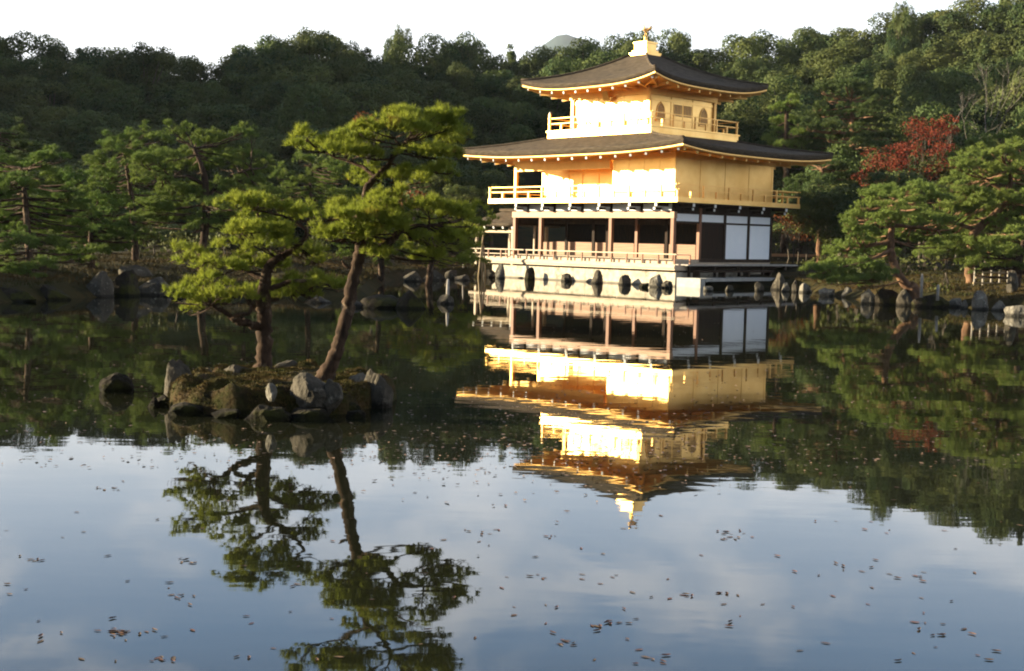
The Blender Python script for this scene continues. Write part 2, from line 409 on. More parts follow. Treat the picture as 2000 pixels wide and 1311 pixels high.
for k in (0, 1, 2, 3, 3.5, 4.5, 5.5):
    x = -k * B
    part('column', M['redwood'] if k in (2, 0) else M['doorwood'], [(x - .09, x + .09, B - .09, B + .09, FL + .002, 4.0)])
part('column', M['palewood'], [(-WW - .05, -WW + .05, .74 * B - .05, .74 * B + .05, FL + .002, 3.3)])
part('beam', M['beam'], [(-WW - .16, -.002 + .13, -.13, .13, 3.43, 3.76)])
part('inner_beam', M['darkwood'], [(-WW, 0, B - .07, B + .07, 3.12, 3.40)])
# lattice shutters, lower halves
ks = [(0.08, .92), (1.08, 1.92), (2.08, 2.92), (3.06, 3.44), (3.56, 4.44), (4.56, 5.42)]
for a, b in ks:
    s_ = part('lattice_shutter', M['lattice'], [(-b * B, -a * B, B - .04, B + .04, FL + .004, 2.10)])
    fr = MB()
    for i in range(9):
        z = FL + .06 + i * .085
        fr.box(-b * B + .01, -a * B - .01, B - .065, B - .042, z, z + .022)
    fr.build('slats', M['redwood'], s_)
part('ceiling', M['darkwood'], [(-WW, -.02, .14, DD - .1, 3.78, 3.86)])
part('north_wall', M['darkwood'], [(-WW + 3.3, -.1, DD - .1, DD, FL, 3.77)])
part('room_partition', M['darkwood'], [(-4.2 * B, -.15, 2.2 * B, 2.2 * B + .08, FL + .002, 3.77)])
# bays of the east face
part('east_frame', M['darkwood'], [(-.06, .06, B + .002, DD, FL + .006 - .16, FL + .16 - .14), (-.07, .07, .1, DD - .08, 3.20, 3.29), (-.07, .07, .1, DD - .08, 3.68, 3.80)])
for k in (1, 2, 3, 4):
    y = k * B
    part('column', M['darkwood'], [(-.09, .09, y - .085, y + .085, FL - .14 + .16, 3.76)]) if k > 1 else None
for k in range(4):
    part('plaster_panel', M['plaster'], [(-.03, .03, k * B + .10, (k + 1) * B - .09, 3.295, 3.675)])
dr = part('plank_door', M['doorwood'], [(-.04, .03, B + .10, 2 * B - .09, FL + .025, 3.195)])
for k in (2, 3):
    s_ = part('white_panel', M['plaster'], [(-.03, .035, k * B + .10, (k + 1) * B - .09, FL + .03, 3.195)])
# frieze of brackets under the balcony
for face in ('s', 'e'):
    nb = 6 if face == 's' else 4
    for k in range(nb + (1 if face == 'e' else 0)):
        if face == 's':
            x = -k * B - (.35 if k == 0 else 0)
            q1 = (x - .07, x + .07, -.98, -.08, 4.02, 4.18); t1 = (x - .075, x + .075, -1.02, -.982, 4.015, 4.185)
            x2 = x - .45
            q2 = (x2 - .06, x2 + .06, -.58, -.08, 3.85, 3.97); t2 = (x2 - .065, x2 + .065, -.61, -.582, 3.845, 3.975)
        else:
            y = k * B + (.35 if k == 0 else 0)
            q1 = (.08, .98, y - .07, y + .07, 4.02, 4.18); t1 = (.982, 1.02, y - .075, y + .075, 4.015, 4.185)
            y2 = y + .45
            q2 = (.08, .58, y2 - .06, y2 + .06, 3.85, 3.97); t2 = (.582, .61, y2 - .065, y2 + .065, 3.845, 3.975)
        for q, t in ((q1, t1), (q2, t2)):
            b_ = part('bracket', M['darkwood'], [q]); part('bracket_tip', M['whitetip'], [t], b_)
for k in range(6):
    a, b = k * B + .12, min((k + 1) * B, WW) - .12
    part('frieze_panel', M['plaster'], [(-b, -a, -.05, -.0, 3.80, 4.19)])
for k in range(4):
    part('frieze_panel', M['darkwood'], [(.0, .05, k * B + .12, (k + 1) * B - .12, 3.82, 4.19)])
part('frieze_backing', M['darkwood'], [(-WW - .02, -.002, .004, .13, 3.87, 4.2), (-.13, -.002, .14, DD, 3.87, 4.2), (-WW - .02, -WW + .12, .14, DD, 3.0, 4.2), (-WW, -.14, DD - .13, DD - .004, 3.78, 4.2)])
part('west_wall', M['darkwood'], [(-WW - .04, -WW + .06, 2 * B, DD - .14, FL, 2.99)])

# --- second floor
e = 1.13
part('balcony_floor', M['gold'], [(-WW - e, e, -e, DD + e, 4.21, 4.46)])
part('balcony_joists', M['darkwood'], [(-WW - e + .08, e - .08, -e + .08, DD + e - .08, 4.195 - .01, 4.207)])
def railing(x0, x1, y0, y1, z0, zt, zm, step, skip=(), tall=0, thick=.05):
    r_ = MB(); t = thick / 2
    for z in (zt, zm):
        r_.box(x0 - .12, x1 + .12, y0 - t, y0 + t, z - .05, z).box(x0 - .12, x1 + .12, y1 - t, y1 + t, z - .05, z)
        r_.box(x0 - t, x0 + t, y0 - .12, y0 - t - .001, z - .05, z).box(x1 - t, x1 + t, y0 - .12, y0 - t - .001, z - .05, z)
        r_.box(x0 - t, x0 + t, y0 + t + .001, y1 - t - .001, z - .05, z).box(x1 - t, x1 + t, y0 + t + .001, y1 - t - .001, z - .05, z)
    o = r_.build('balcony_railing', M['gold_soft'], pav)
    P = []
    nx_ = max(1, round((x1 - x0) / step)); ny_ = max(1, round((y1 - y0) / step))
    for i in range(nx_ + 1):
        x = x0 + (x1 - x0) * i / nx_; P += [(x, y0, i % 2), (x, y1, i % 2)]
    for i in range(1, ny_):
        y = y0 + (y1 - y0) * i / ny_; P += [(x0, y, i % 2), (x1, y, i % 2)]
    for x, y, odd in P:
        corner = (x in (x0, x1)) and (y in (y0, y1))
        top = (zt + tall + .004) if (corner and tall) else (zm - .052 if odd else zt - .052)
        h = .045 if not corner else .055
        part('post', M['gold_soft'], [(x - h, x + h, y - h - .003, y + h + .003, z0 + .004, top)], o)
        if corner and tall:
            MB().ball((x, y, top + .05), .06, .06, .075).build('post_cap', M['whitetip'], o, True)
    return o
railing(-WW - e + .08, e - .08, -e + .08, DD + e - .08, 4.46, 5.13, 4.86, 1.06)
zt2 = 7.0
w_ = MB()
w_.box(-2 * B, 0, 0, .12, 4.462, zt2)                       # flush south wall
w_.box(-2 * B, -2 * B + .12, .122, B, 4.462, zt2)           # its return
w_.box(-WW, -2 * B - .002, B, B + .12, 4.462, zt2)          # recessed south wall
w_.box(-.12, 0, .122, DD - .12, 4.462, zt2)                 # east
w_.box(-WW, 0, DD - .118, DD, 4.462, zt2)                   # north
w_.box(-WW, -WW + .12, B + .122, DD - .12, 4.462, zt2)      # west
w_.build('second_floor_wall', M['gold'], pav)
part('front_beam', M['gold_soft'], [(-WW + .1, -2 * B - .15, -.07, .07, 6.05, 6.5)])
part('recess_ceiling', M['gold_soft'], [(-WW, -2 * B - .01, .01, B - .01, 6.55, 6.65)])
for k in (0, 1, 2, 3, 4):
    part('wall_post', M['gold'], [(-.02 + .004, .018, k * B - (.0 if k == 0 else .07), k * B + .07 if k else .12, 4.464, 6.5)])
for x in (-.5 * B, -1 * B, -1.5 * B, -2 * B + .08):
    part('wall_post', M['gold'], [(x - .06, x + .06, -.016, .01, 4.464, 6.5)])
part('corner_post', M['gold_soft'], [(-WW - .09, -WW + .09, -.09, .09, 4.464, 6.5)])
for k in (2.6, 3.4, 4.0, 4.5, 5.47):
    part('wall_post', M['gold'], [(-k * B - .06, -k * B + .06, B - .04, B + .01, 4.464, 6.5)])
part('lintel', M['gold'], [(-WW + .06, -2 * B - .02, B - .055, B - .042, 5.96, 6.10), (-WW + .06, -2 * B - .02, B - .055, B - .042, 4.75, 4.85)])
part('wall_plate', M['gold_soft'], [(-WW - .14, .16, -.16, -.037, 6.505, 6.80), (.037, .16, -.034, DD + .1, 6.505, 6.80), (-WW - .16, -WW - .03, -.03, DD, 6.505, 6.80)])

# --- roofs
def hip_roof(name, ox0, ox1, oy0, oy1, ix0, ix1, iy0, iy1, ze, zi, lift, th, concave, soff_rect, soff_z, raft_step, wall_z):
    nt_, ns = 28, 12
    def pt(side, t, s, dz=0, inset=0):
        tt = abs(t)
        L = lift * tt ** 3.2 * (1 - s) ** 1.6
        fl = 1 + .012 * tt ** 5 * (1 - s)
        g = s * (1 - concave) + concave * s * s
        z = ze + (zi - ze) * g + L + dz
        cxo, cyo = (ox0 + ox1) / 2, (oy0 + oy1) / 2
        hx, hy = (ox1 - ox0) / 2 - inset, (oy1 - oy0) / 2 - inset
        cxi, cyi = (ix0 + ix1) / 2, (iy0 + iy1) / 2
        jx, jy = (ix1 - ix0) / 2, (iy1 - iy0) / 2
        cx_, cy_ = lerp(cxo, cxi, s), lerp(cyo, cyi, s)
        ax, ay = lerp(hx * fl, jx, s), lerp(hy * fl, jy, s)
        if side == 0: return (cx_ + t * ax, cy_ - ay, z)
        if side == 1: return (cx_ + ax, cy_ + t * ay, z)
        if side == 2: return (cx_ - t * ax, cy_ + ay, z)
        return (cx_ - ax, cy_ - t * ay, z)
    def strip(b, rows):
        k = len(b.v); n_ = len(rows[0])
        for r_ in rows: b.v += r_
        for i in range(len(rows) - 1):
            for j in range(n_ - 1):
                a = k + i * n_ + j
                b.f.append((a, a + 1, a + n_ + 1, a + n_))
    T = [-1 + 2 * i / nt_ for i in range(nt_ + 1)]
    b = MB(); fa = MB(); so = MB()
    for side in range(4):
        rows = [[pt(side, t, 0, -th, .16) for t in T], [pt(side, t, 0, -th + .03, .04) for t in T], [pt(side, t, 0, -.05) for t in T]]
        rows += [[pt(side, t, s / ns) for t in T] for s in range(ns + 1)]
        strip(b, rows)
        rows = [[pt(side, t, 0, -th - .11, .20) for t in T], [pt(side, t, 0, -th - .11, .075) for t in T], [pt(side, t, 0, -th - .002, .06) for t in T], [pt(side, t, 0, -th + .02, .2) for t in T]]
        strip(fa, rows)
        # underside: from the fascia back to the wall
        sx0, sx1, sy0, sy1 = soff_rect
        def wp(t):
            cx_, cy_ = (sx0 + sx1) / 2, (sy0 + sy1) / 2
            if side == 0: return (cx_ + t * (sx1 - sx0) / 2, sy0, soff_z)
            if side == 1: return (sx1, cy_ + t * (sy1 - sy0) / 2, soff_z)
            if side == 2: return (cx_ - t * (sx1 - sx0) / 2, sy1, soff_z)
            return (sx0, cy_ - t * (sy1 - sy0) / 2, soff_z)
        o_ = [pt(side, t, 0, -th - .06, .19) for t in T]; i_ = [wp(t) for t in T]
        mid = [tuple(lerp(np.array(p_), np.array(q_), .5)) for p_, q_ in zip(o_, i_)]
        strip(so, [i_, mid, o_])
    o = b.build(name, M['shingle'], pav, True)
    fa.build('gold_fascia', M['gold_soft'], o, True); so.build('soffit', M['gold_soft'], o, True)
    for side in range(4):
        L_ = (ox1 - ox0) if side % 2 == 0 else (oy1 - oy0)
        n_ = int(L_ / raft_step)
        for i in range(n_ + 1):
            t = -.97 + 1.94 * i / n_
            a = Vector(pt(side, t, 0, -th - .20, .24)); 
            sx0, sx1, sy0, sy1 = soff_rect
            q = {0: (a.x * .0 + lerp((sx0 + sx1) / 2 + t * (sx1 - sx0) / 2, a.x, .35), sy0, soff_z - .13), 1: (sx1, lerp((sy0 + sy1) / 2 + t * (sy1 - sy0) / 2, a.y, .35), soff_z - .13),
                 2: (lerp((sx0 + sx1) / 2 - t * (sx1 - sx0) / 2, a.x, .35), sy1, soff_z - .13), 3: (sx0, lerp((sy0 + sy1) / 2 - t * (sy1 - sy0) / 2, a.y, .35), soff_z - .13)}[side]
            r_ = MB().bar(a, q, .10, .12).build('rafter', M['gold_soft'], o)
            d = (a - Vector(q)).normalized()
            MB().bar(a + d * .002, a + d * .03, .11, .13).build('rafter_cap', M['whitetip'] if side in (0, 3) else M['gold_soft'], o)
    # hip ridges
    for side in range(4):
        pts = [Vector(pt(side, 1, s / ns, .03)) for s in range(ns + 1)]
        MB().tube(pts, .07, 6).build('hip_ridge', M['shingle'], o, True)
    return o
CX, CY = -5.607, 3.942
h3 = 2.775
hip_roof('lower_roof', -WW - 2.25, 2.25, -2.25, DD + 2.25, CX - 3.6, CX + 3.6, CY - 3.6, CY + 3.6, 6.98, 7.90, .27, .28, .15,
         (-WW - .1, .1, -.1, DD + .1), 6.98, 1.06, 6.5)
# --- third floor
hb = 3.775
part('balcony_floor', M['gold'], [(CX - hb, CX + hb, CY - hb, CY + hb, 7.86, 8.27), (CX - hb - .06, CX + hb + .06, CY - hb - .06, CY + hb + .06, 8.19, 8.268)])
railing(CX - hb + .08, CX + hb - .08, CY - hb + .08, CY + hb - .08, 8.27, 8.98, 8.68, .92, tall=.22)
part('third_floor_wall', M['gold'], [(CX - h3, CX + h3, CY - h3, CY + h3, 8.272, 10.5)])
for sx in (-1, 1):
    for sy in (-1, 1):
        x, y = CX + sx * h3, CY + sy * h3
        part('corner_post', M['gold_soft'], [(x - .10, x + .10, y - .10, y + .10, 8.272, 10.2)])
for f_ in range(2):
    for k in (-1, 1):
        u = k * h3 / 3
        if f_ == 0: part('wall_post', M['gold'], [(CX + u - .07, CX + u + .07, CY - h3 - .022, CY - h3 + .01, 8.274, 10.1)])
        else: part('wall_post', M['gold'], [(CX + h3 - .01, CX + h3 + .03, CY + u - .07, CY + u + .07, 8.274, 10.1)])
part('wall_plate', M['gold_soft'], [(CX - h3 - .16, CX + h3 + .16, CY - h3 - .16, CY - h3 - .102, 10.0, 10.3), (CX + h3 + .102, CX + h3 + .16, CY - h3 - .1, CY + h3 + .1, 10.0, 10.3)])
part('lintel', M['gold'], [(CX - h3 + .1, CX + h3 - .1, CY - h3 - .035, CY - h3 + .01, 9.72, 9.86), (CX + h3 - .01, CX + h3 + .035, CY - h3 + .1, CY + h3 - .1, 9.72, 9.86)])
def bell_window(face, u):
    """cusped bell-shaped window: a frame and lattice, on the south coloured gold to imitate sun glare"""
    prof = [(-.36, 0), (-.34, .35), (-.30, .62), (-.22, .80), (-.10, .90), (0, .98), (.10, .90), (.22, .80), (.30, .62), (.34, .35), (.36, 0)]
    z0 = 8.66
    def P(a, b, d):
        if face == 's': return (CX + u + a, CY - h3 - d, z0 + b)
        return (CX + h3 + d, CY + u + a, z0 + b)
    g = MB(); g.quad(*[P(a, b, .012) for a, b in prof]); w = g.build('bell_window', M['lattice'] if face == 'e' else M['gold'], pav)  # south pane in gold: the sun's glare is put into its colour
    fr = MB()
    for (a, b), (a2, b2) in zip(prof, prof[1:]):
        fr.bar(P(a, b, .02), P(a2, b2, .02), .05, .03 if face == 's' else .05)
    fr.bar(P(-.4, 0, .03), P(.4, 0, .03), .06, .08)
    fr.build('window_frame', M['gold'] if face == 's' else M['gold_soft'], w)
    gl = MB()
    for i in range(-3, 4): gl.bar(P(i * .09, .02, .02), P(i * .09, .93 - abs(i) * .12, .02), .025, .02)
    gl.build('window_bars', M['gold'] if face == 's' else M['gold_soft'], w)
for fc in ('s', 'e'):
    for u in (-1.85, 1.85): bell_window(fc, u)
for fc in ('s', 'e'):
    for k in (-1, 1):
        if fc == 's':
            d_ = part('panelled_door', M['gold'], [(CX + k * .42 - .40, CX + k * .42 + .40, CY - h3 - .02, CY - h3 + .01, 8.35, 9.70)])
        else:
            d_ = part('panelled_door', M['gold'], [(CX + h3 - .01, CX + h3 + .02, CY + k * .42 - .40, CY + k * .42 + .40, 8.35, 9.70)])
        lt = MB()
        for i in range(6):
            v = -.33 + i * .132
            if fc == 's': lt.box(CX + k * .42 + v - .02, CX + k * .42 + v + .02, CY - h3 - .04, CY - h3 - .021, 9.0, 9.62)
            else: lt.box(CX + h3 + .021, CX + h3 + .04, CY + k * .42 + v - .02, CY + k * .42 + v + .02, 9.0, 9.62)
        lt.build('door_lattice', M['gold_soft'], d_)
        if fc == 's': part('door_inset', M['gold'], [(CX + k * .42 - .34, CX + k * .42 + .34, CY - h3 - .0205, CY - h3 - .0202, 9.0, 9.62)], d_)  # south inset in gold as well, painting the sunlit wash-out
        else: part('door_inset', M['lattice'], [(CX + h3 + .0202, CX + h3 + .0205, CY + k * .42 - .34, CY + k * .42 + .34, 9.0, 9.62)], d_)
pq = MB(); pq.bar((CX, CY - h3 - .55, 10.38), (CX, CY - h3 - .30, 9.80), .42, .05); pq.build('name_tablet', M['gold'], pav)
E_ = 4.83
hip_roof('upper_roof', CX - E_, CX + E_, CY - E_, CY + E_, CX - .62, CX + .62, CY - .62, CY + .62, 10.62, 12.52, .42, .24, .42,
         (CX - h3 - .1, CX + h3 + .1, CY - h3 - .1, CY + h3 + .1), 10.48, .95, 10.0)
fin = part('finial_base', M['gold'], [(CX - .64, CX + .64, CY - .64, CY + .64, 12.46, 12.68), (CX - .52, CX + .52, CY - .52, CY + .52, 12.682, 12.80), (CX - .43, CX + .43, CY - .43, CY + .43, 12.802, 13.18), (CX - .48, CX + .48, CY - .48, CY + .48, 13.182, 13.27)])
MB().tube([(CX, CY, 13.27), (CX, CY, 13.4), (CX, CY, 13.5), (CX, CY, 13.64)], [.16, .10, .09, .13], 10).build('pedestal', M['gold'], fin, True)
# phoenix with raised wings and fanned tail
ph = MB()
z = 13.64
for s in (-1, 1):
    ph.tube([(CX + .05 * s, CY, z - .01), (CX + .05 * s, CY - .01, z + .10), (CX + .04 * s, CY + .02, z + .18)], [.018, .016, .03], 6)
ph.ball((CX, CY + .02, z + .24), .085, .15, .09)
ph.tube([(CX, CY - .08, z + .27), (CX, CY - .16, z + .36), (CX, CY - .15, z + .46), (CX, CY - .17, z + .52)], [.06, .04, .03, .035], 8)
ph.ball((CX, CY - .18, z + .53), .035, .05, .035)
ph.tube([(CX, CY - .21, z + .53), (CX, CY - .28, z + .51)], [.018, .004], 5)
ph.tube([(CX, CY - .16, z + .55), (CX, CY - .11, z + .61)], [.02, .005], 5)
for s in (-1, 1):
    for i in range(5):
        a = .5 + i * .26
        L_ = .40 - .035 * i
        base = (CX + .07 * s, CY + .02 + .03 * i, z + .28)
        ph.tube([base, (CX + s * (.07 + L_ * .55 * math.cos(a)), CY + .04 + .05 * i, z + .28 + L_ * .6 * math.sin(a)), (CX + s * (.07 + L_ * math.cos(a)), CY + .07 + .07 * i, z + .30 + L_ * math.sin(a))], [.03, .028, .006], 6)
for i in range(5):
    s = (i - 2) * .09
    ph.tube([(CX + s * .2, CY + .14, z + .26), (CX + s * .8, CY + .27, z + .40), (CX + s * 1.5, CY + .34, z + .56 - abs(s) * .3)], [.03, .035, .008], 6)
ph.build('phoenix', M['gold'], pav, True)

# --- the small fishing pavilion on the west side
ann = empty('fishing_pavilion', bw(-WW, 0), YAW)
tag(ann, 'small open annex with sloping bark roof on the left side of the golden pavilion', 'annex')
rf = MB()
ax0, ax1 = -4.6, -.13
ay0, ay1, ar = -.0, 3.9, 1.95
def ann_z(v): return 3.06 + .80 * (1 - v) - .10 * math.sin(math.pi * (1 - v))
rows = []
for v in [i / 8 for i in range(9)]:
    hipx = ax0 + 1.5 * (1 - v)
    rows.append((v, hipx))
for sgn in (-1, 1):
    k = len(rf.v)
    for v, hx in rows:
        y = ar + sgn * (ar - ay0) * v
        for u in range(7):
            x = lerp(hx, ax1, u / 6); up = .14 * (1 - u / 6) ** 3 * v
            rf.v.append((x, y, ann_z(v) + up))
    for i in range(8):
        for u in range(6):
            a = k + i * 7 + u; q = (a, a + 7, a + 8, a + 1)
            rf.f.append(q if sgn < 0 else q[::-1])
k = len(rf.v)
for v, hx in rows:
    for u in range(7):
        y = lerp(ar - (ar - ay0) * v, ar + (ar - ay0) * v, u / 6)
        rf.v.append((hx, y, ann_z(v) + .14 * abs(u / 3 - 1) ** 3 * v))
for i in range(8):
    for u in range(6):
        a = k + i * 7 + u; rf.f.append((a, a + 1, a + 8, a + 7))
ro = rf.build('roof', M['shingle'], ann, True)
sol = ro.modifiers.new('thick', 'SOLIDIFY'); sol.thickness = .16; sol.offset = -1
MB().box(-3.4, ax1, ar - .09, ar + .09, 3.84, 4.0).build('ridge', M['shingle'], ro)
for i in range(6):
    x = -4.3 + i * .80
    r_ = MB().bar((x, ay0 + .06, 2.85), (x, ar, 3.5), .08, .09).build('rafter', M['darkwood'], ro)
    MB().bar((x, ay0 + .03, 2.835), (x, ay0 + .058, 2.848), .11, .13).build('rafter_tip', M['whitetip'], ro)
for x, y in ((-.75, .55), (-3.9, .55), (-3.9, 3.3), (-.75, 3.3)):
    MB().box(x - .08, x + .08, y - .08, y + .08, -.3, 2.94).build('post', M['palewood'], ann)
MB().box(-4.0, -.7, .5, .60, 2.55, 2.68).box(-3.95, -3.85, .64, 3.2, 2.55, 2.68).build('tie_beam', M['bamboo'], ann)
MB().box(-4.2, -.2, .2, 3.7, 1.02, 1.14).build('floor_deck', M['palewood'], ann)
MB().box(-4.1, -.9, .26, .32, 1.55, 1.61).box(-4.1, -4.04, .34, 3.6, 1.55, 1.61).box(-4.1, -.9, .26, .32, 1.3, 1.35).build('railing', M['palewood'], ann)

# --- foundation and terrace
def bthing(name, m_, boxes, label, cat, group=None):
    o = MB()
    for q in boxes: o.box(*q)
    o = o.build(name, m_); o.location = (BX, BY, 0); o.rotation_euler = (0, 0, YAW)
    return tag(o, label, cat, group)
bthing('foundation_wall', M['stonewall'], [(-WW - .75, 1.08, -1.05, -.4, -1, .70)], 'pale stone retaining wall along the waterline under the veranda', 'wall')
bthing('foundation_core', M['stonewall'], [(-WW - .3, .86, -.39, DD + .6, -1, .66)], 'stone plinth carrying the golden pavilion behind the retaining wall', 'plinth')
for i, x in enumerate([1.0, -1.1, -3.2, -5.3, -7.4, -9.5, -11.6]):
    part('veranda_support', M['darkwood'], [(x - .08, x + .08, -.9, -.74, .705, .798)])
bthing('stone_terrace', M['slab'], [(.88, 2.65, -.62, 9.8, .30, .46), (.88, 2.62, -1.0, -.622, -.6, .455)], 'low grey stone terrace along the white panelled east side', 'terrace')
st = bthing('long_bench', M['greywood'], [(.30, 1.35, -.4, 9.3, 1.03, 1.11)], 'long weathered timber bench platform below the two white panels', 'bench')
for y in (-.2, 1.9, 4.0, 6.1, 8.2, 9.1):
    MB().box(1.15, 1.27, y, y + .12, .47, 1.028).build('leg', M['darkwood'], st)
MB().box(.25, .31, -.35, 9.2, .47, 1.028).build('back_board', M['darkwood'], st)
sp = bthing('timber_step', M['darkwood'], [(1.4, 1.95, -.3, 6.2, .72, .82)], 'dark timber step lying in front of the long bench', 'step')
for y in (-.2, 1.9, 4.0, 5.9): MB().box(1.5, 1.85, y, y + .16, .462, .718).build('leg', M['darkwood'], sp)

# ------------------------------------------------------------------ rocks
_ico = {}
def ico(n):
    if n not in _ico:
        bm = bmesh.new(); bmesh.ops.create_icosphere(bm, subdivisions=n, radius=1)
        _ico[n] = (np.array([v.co[:] for v in bm.verts]), [tuple(v.index for v in f.verts) for f in bm.faces]); bm.free()
    return _ico[n]
def rock(loc, size, label, seed, group=None, m_='rock', rz=None, sub=4, cuts=13, rough=.10, name='rock', tilt=0):
    V, Fc = ico(sub); r_ = np.random.default_rng(seed); V = V.copy()
    for _ in range(cuts):
        nrm = r_.normal(size=3); nrm /= np.linalg.norm(nrm)
        dcut = r_.uniform(.5, .86)
        s = V @ nrm - dcut
        V -= np.where(s > 0, s * .85, 0)[:, None] * nrm
    off = r_.uniform(-50, 50, 3)
    dsp = np.array([noise.fractal(Vector(v * 1.5 + off), 1.0, 2.0, 2) + .45 * noise.fractal(Vector(v * 5 + off), 1.0, 2.0, 4) for v in V])
    V *= (1 + rough * dsp)[:, None]
    V *= np.array(size) / 2
    me = bpy.data.meshes.new(name); me.from_pydata(V.tolist(), [], Fc); me.update()
    o = link(name, me, M[m_])
    o.location = loc; o.rotation_euler = (tilt, tilt * .5, r_.uniform(0, 6.28) if rz is None else rz)
    return tag(o, label, 'rock', group)
def rock_px(px, py_top, py_w, wpx, label, seed, z=0.0, depth_ratio=.9, **k):
    """rock whose waterline (height z) is at pixel py_w, top at py_top, wpx pixels wide"""
    p = gp(px, py_w, z); s = p[1] / FPX
    w = wpx * s; h = (py_w - py_top) * s
    hh = max(h, .12)
    p = p + np.array([p[0], p[1], 0]) / np.hypot(p[0], p[1]) * w * depth_ratio * .3
    return rock((p[0], p[1], z + hh * .05), (w * 1.16, w * depth_ratio, hh * 1.98), label, seed, rz=k.pop('rz', 0.0), **k)

# along the foundation wall
G1 = 'rocks standing in the water along the pavilion foundation'
for i, (px, pt_, pw_, w, lab) in enumerate([
        (934, 526, 541, 26, 'round dark rock left of the foundation beside the bamboo poles'),
        (954, 524, 542, 24, 'round grey rock at the left end of the foundation wall'),
        (978, 516, 544, 20, 'pale upright stone near the left end of the foundation wall'),
        (1033, 520, 547, 22, 'dark egg shaped rock below the left third of the veranda'),
        (1108, 530, 550, 24, 'grey rock halfway along the foundation wall'),
        (1166, 528, 554, 26, 'dark rock right of the middle of the foundation wall'),
        (1222, 530, 557, 30, 'large dark oval rock at the right part of the foundation wall'),
        (1258, 550, 562, 22, 'low pointed black rock in the water before the foundation wall'),
        (1284, 534, 561, 30, 'pale angular rock near the right end of the foundation wall'),
        (1304, 546, 563, 22, 'brown pointed rock at the front corner of the foundation')]):
    rock_px(px, pt_, pw_, w, lab, 100 + i, group=G1, m_='rockpale' if i in (2, 8) else ('rockmoss' if i in (0, 3, 7) else 'rock'))
G2 = 'rocks carrying the edge of the stone terrace'
for i, (px, pt_, pw_, w, lab) in enumerate([
        (1383, 555, 569, 20, 'pale rock under the front end of the stone terrace'),
        (1424, 554, 569, 20, 'dark grey rock under the middle of the stone terrace'),
        (1481, 552, 569, 20, 'mottled rock under the far half of the stone terrace'),
        (1521, 531, 567, 30, 'pointed grey standing rock rising past the terrace edge'),
        (1534, 552, 570, 18, 'small white rock at the foot of the pointed standing rock'),
        (1552, 548, 571, 16, 'narrow dark rock between the white rock and the pale boulder'),
        (1572, 545, 572, 28, 'tall pale boulder at the far end of the stone terrace')]):
    rock_px(px, pt_, pw_, w, lab, 120 + i, group=G2, m_='rockpale' if i in (0, 4, 6) else 'rock')
G3 = 'rocks along the right shore'
for i, (px, pt_, pw_, w, lab) in enumerate([
        (1616, 557, 579, 36, 'square pale stone block on the right shore under the pine branch'),
        (1652, 560, 581, 24, 'small brown rock right of the square stone block'),
        (1697, 553, 594, 42, 'steep pale edged boulder under the leaning pine'),
        (1732, 560, 596, 60, 'big dark rounded boulder under the leaning pine'),
        (1770, 566, 598, 34, 'brown cracked rock below the base of the leaning pine'),
        (1815, 574, 601, 70, 'long black sloping rock at the foot of the leaning pine'),
        (1866, 576, 600, 34, 'white angular stone right of the long black rock'),
        (1882, 586, 603, 14, 'small upright pale stone beside the tall standing stone'),
        (1915, 560, 605, 32, 'tall pale standing stone on the right shore'),
        (1950, 588, 607, 26, 'squat grey rock right of the tall standing stone'),
        (1984, 588, 618, 42, 'grey boulder at the right edge of the photo'),
        (1993, 576, 600, 22, 'white topped stone above the boulder at the right edge')]):
    rock_px(px, pt_, pw_, w, lab, 140 + i, group=G3, m_='rockpale' if i in (0, 1, 2, 6, 7, 8, 9, 10, 11) else ('rockmoss' if i in (3, 5) else 'rock'))
# left bank
G4 = 'rocks on the left bank'
for i, (px, pt_, pw_, w, lab) in enumerate([
        (30, 556, 590, 90, 'long dark rock at the left edge of the left bank'),
        (105, 552, 586, 70, 'dark mossy rock left of the pale faced bank rocks'),
        (190, 528, 580, 60, 'tall rock with a pale left face on the left bank'),
        (240, 520, 579, 66, 'black rock between two pale faced rocks on the left bank'),
        (270, 502, 570, 78, 'big grey domed boulder on top of the left bank'),
        (300, 540, 577, 76, 'grey slab like rock below the domed boulder'),
        (372, 552, 575, 70, 'low dark rock behind the short island pine'),
        (455, 556, 577, 70, 'low dark rock seen past the short pine trunk')]):
    rock_px(px, pt_, pw_, w, lab, 160 + i, group=G4, m_='rock' if i in (2, 4, 5) else 'rockmoss')
G5 = 'low rocks in the water behind the leaning island pine'
for i, (px, pt_, pw_, w, lab) in enumerate([
        (622, 575, 592, 44, 'small grey rock just left of the leaning pine trunk in mid pond'),
        (690, 588, 600, 40, 'pale low stone behind the leaning pine trunk'),
        (735, 572, 602, 90, 'broad brown rock in mid pond right of the leaning pine'),
        (800, 566, 604, 76, 'dark humped rock at the right end of the mid pond rocks'),
        (871, 574, 594, 30, 'small isolated flat rock in the pond left of the pavilion')]):
    rock_px(px, pt_, pw_, w, lab, 180 + i, group=G5, m_='rock' if i in (0, 1, 4) else 'rockmoss')
G6 = 'rocks on the far shore left of the pavilion'
for i, (px, pt_, pw_, w, lab) in enumerate([
        (905, 532, 548, 30, 'grey rock on the far shore left of the bamboo poles'),
        (880, 520, 546, 28, 'brown rock on the far shore under the shoreline pine'),
        (846, 526, 548, 40, 'dark rock on the far shore below the low pine boughs'),
        (805, 528, 550, 36, 'grey flat rock on the far shore behind the tall island pine')]):
    rock_px(px, pt_, pw_, w, lab, 200 + i, group=G6, m_='rock')

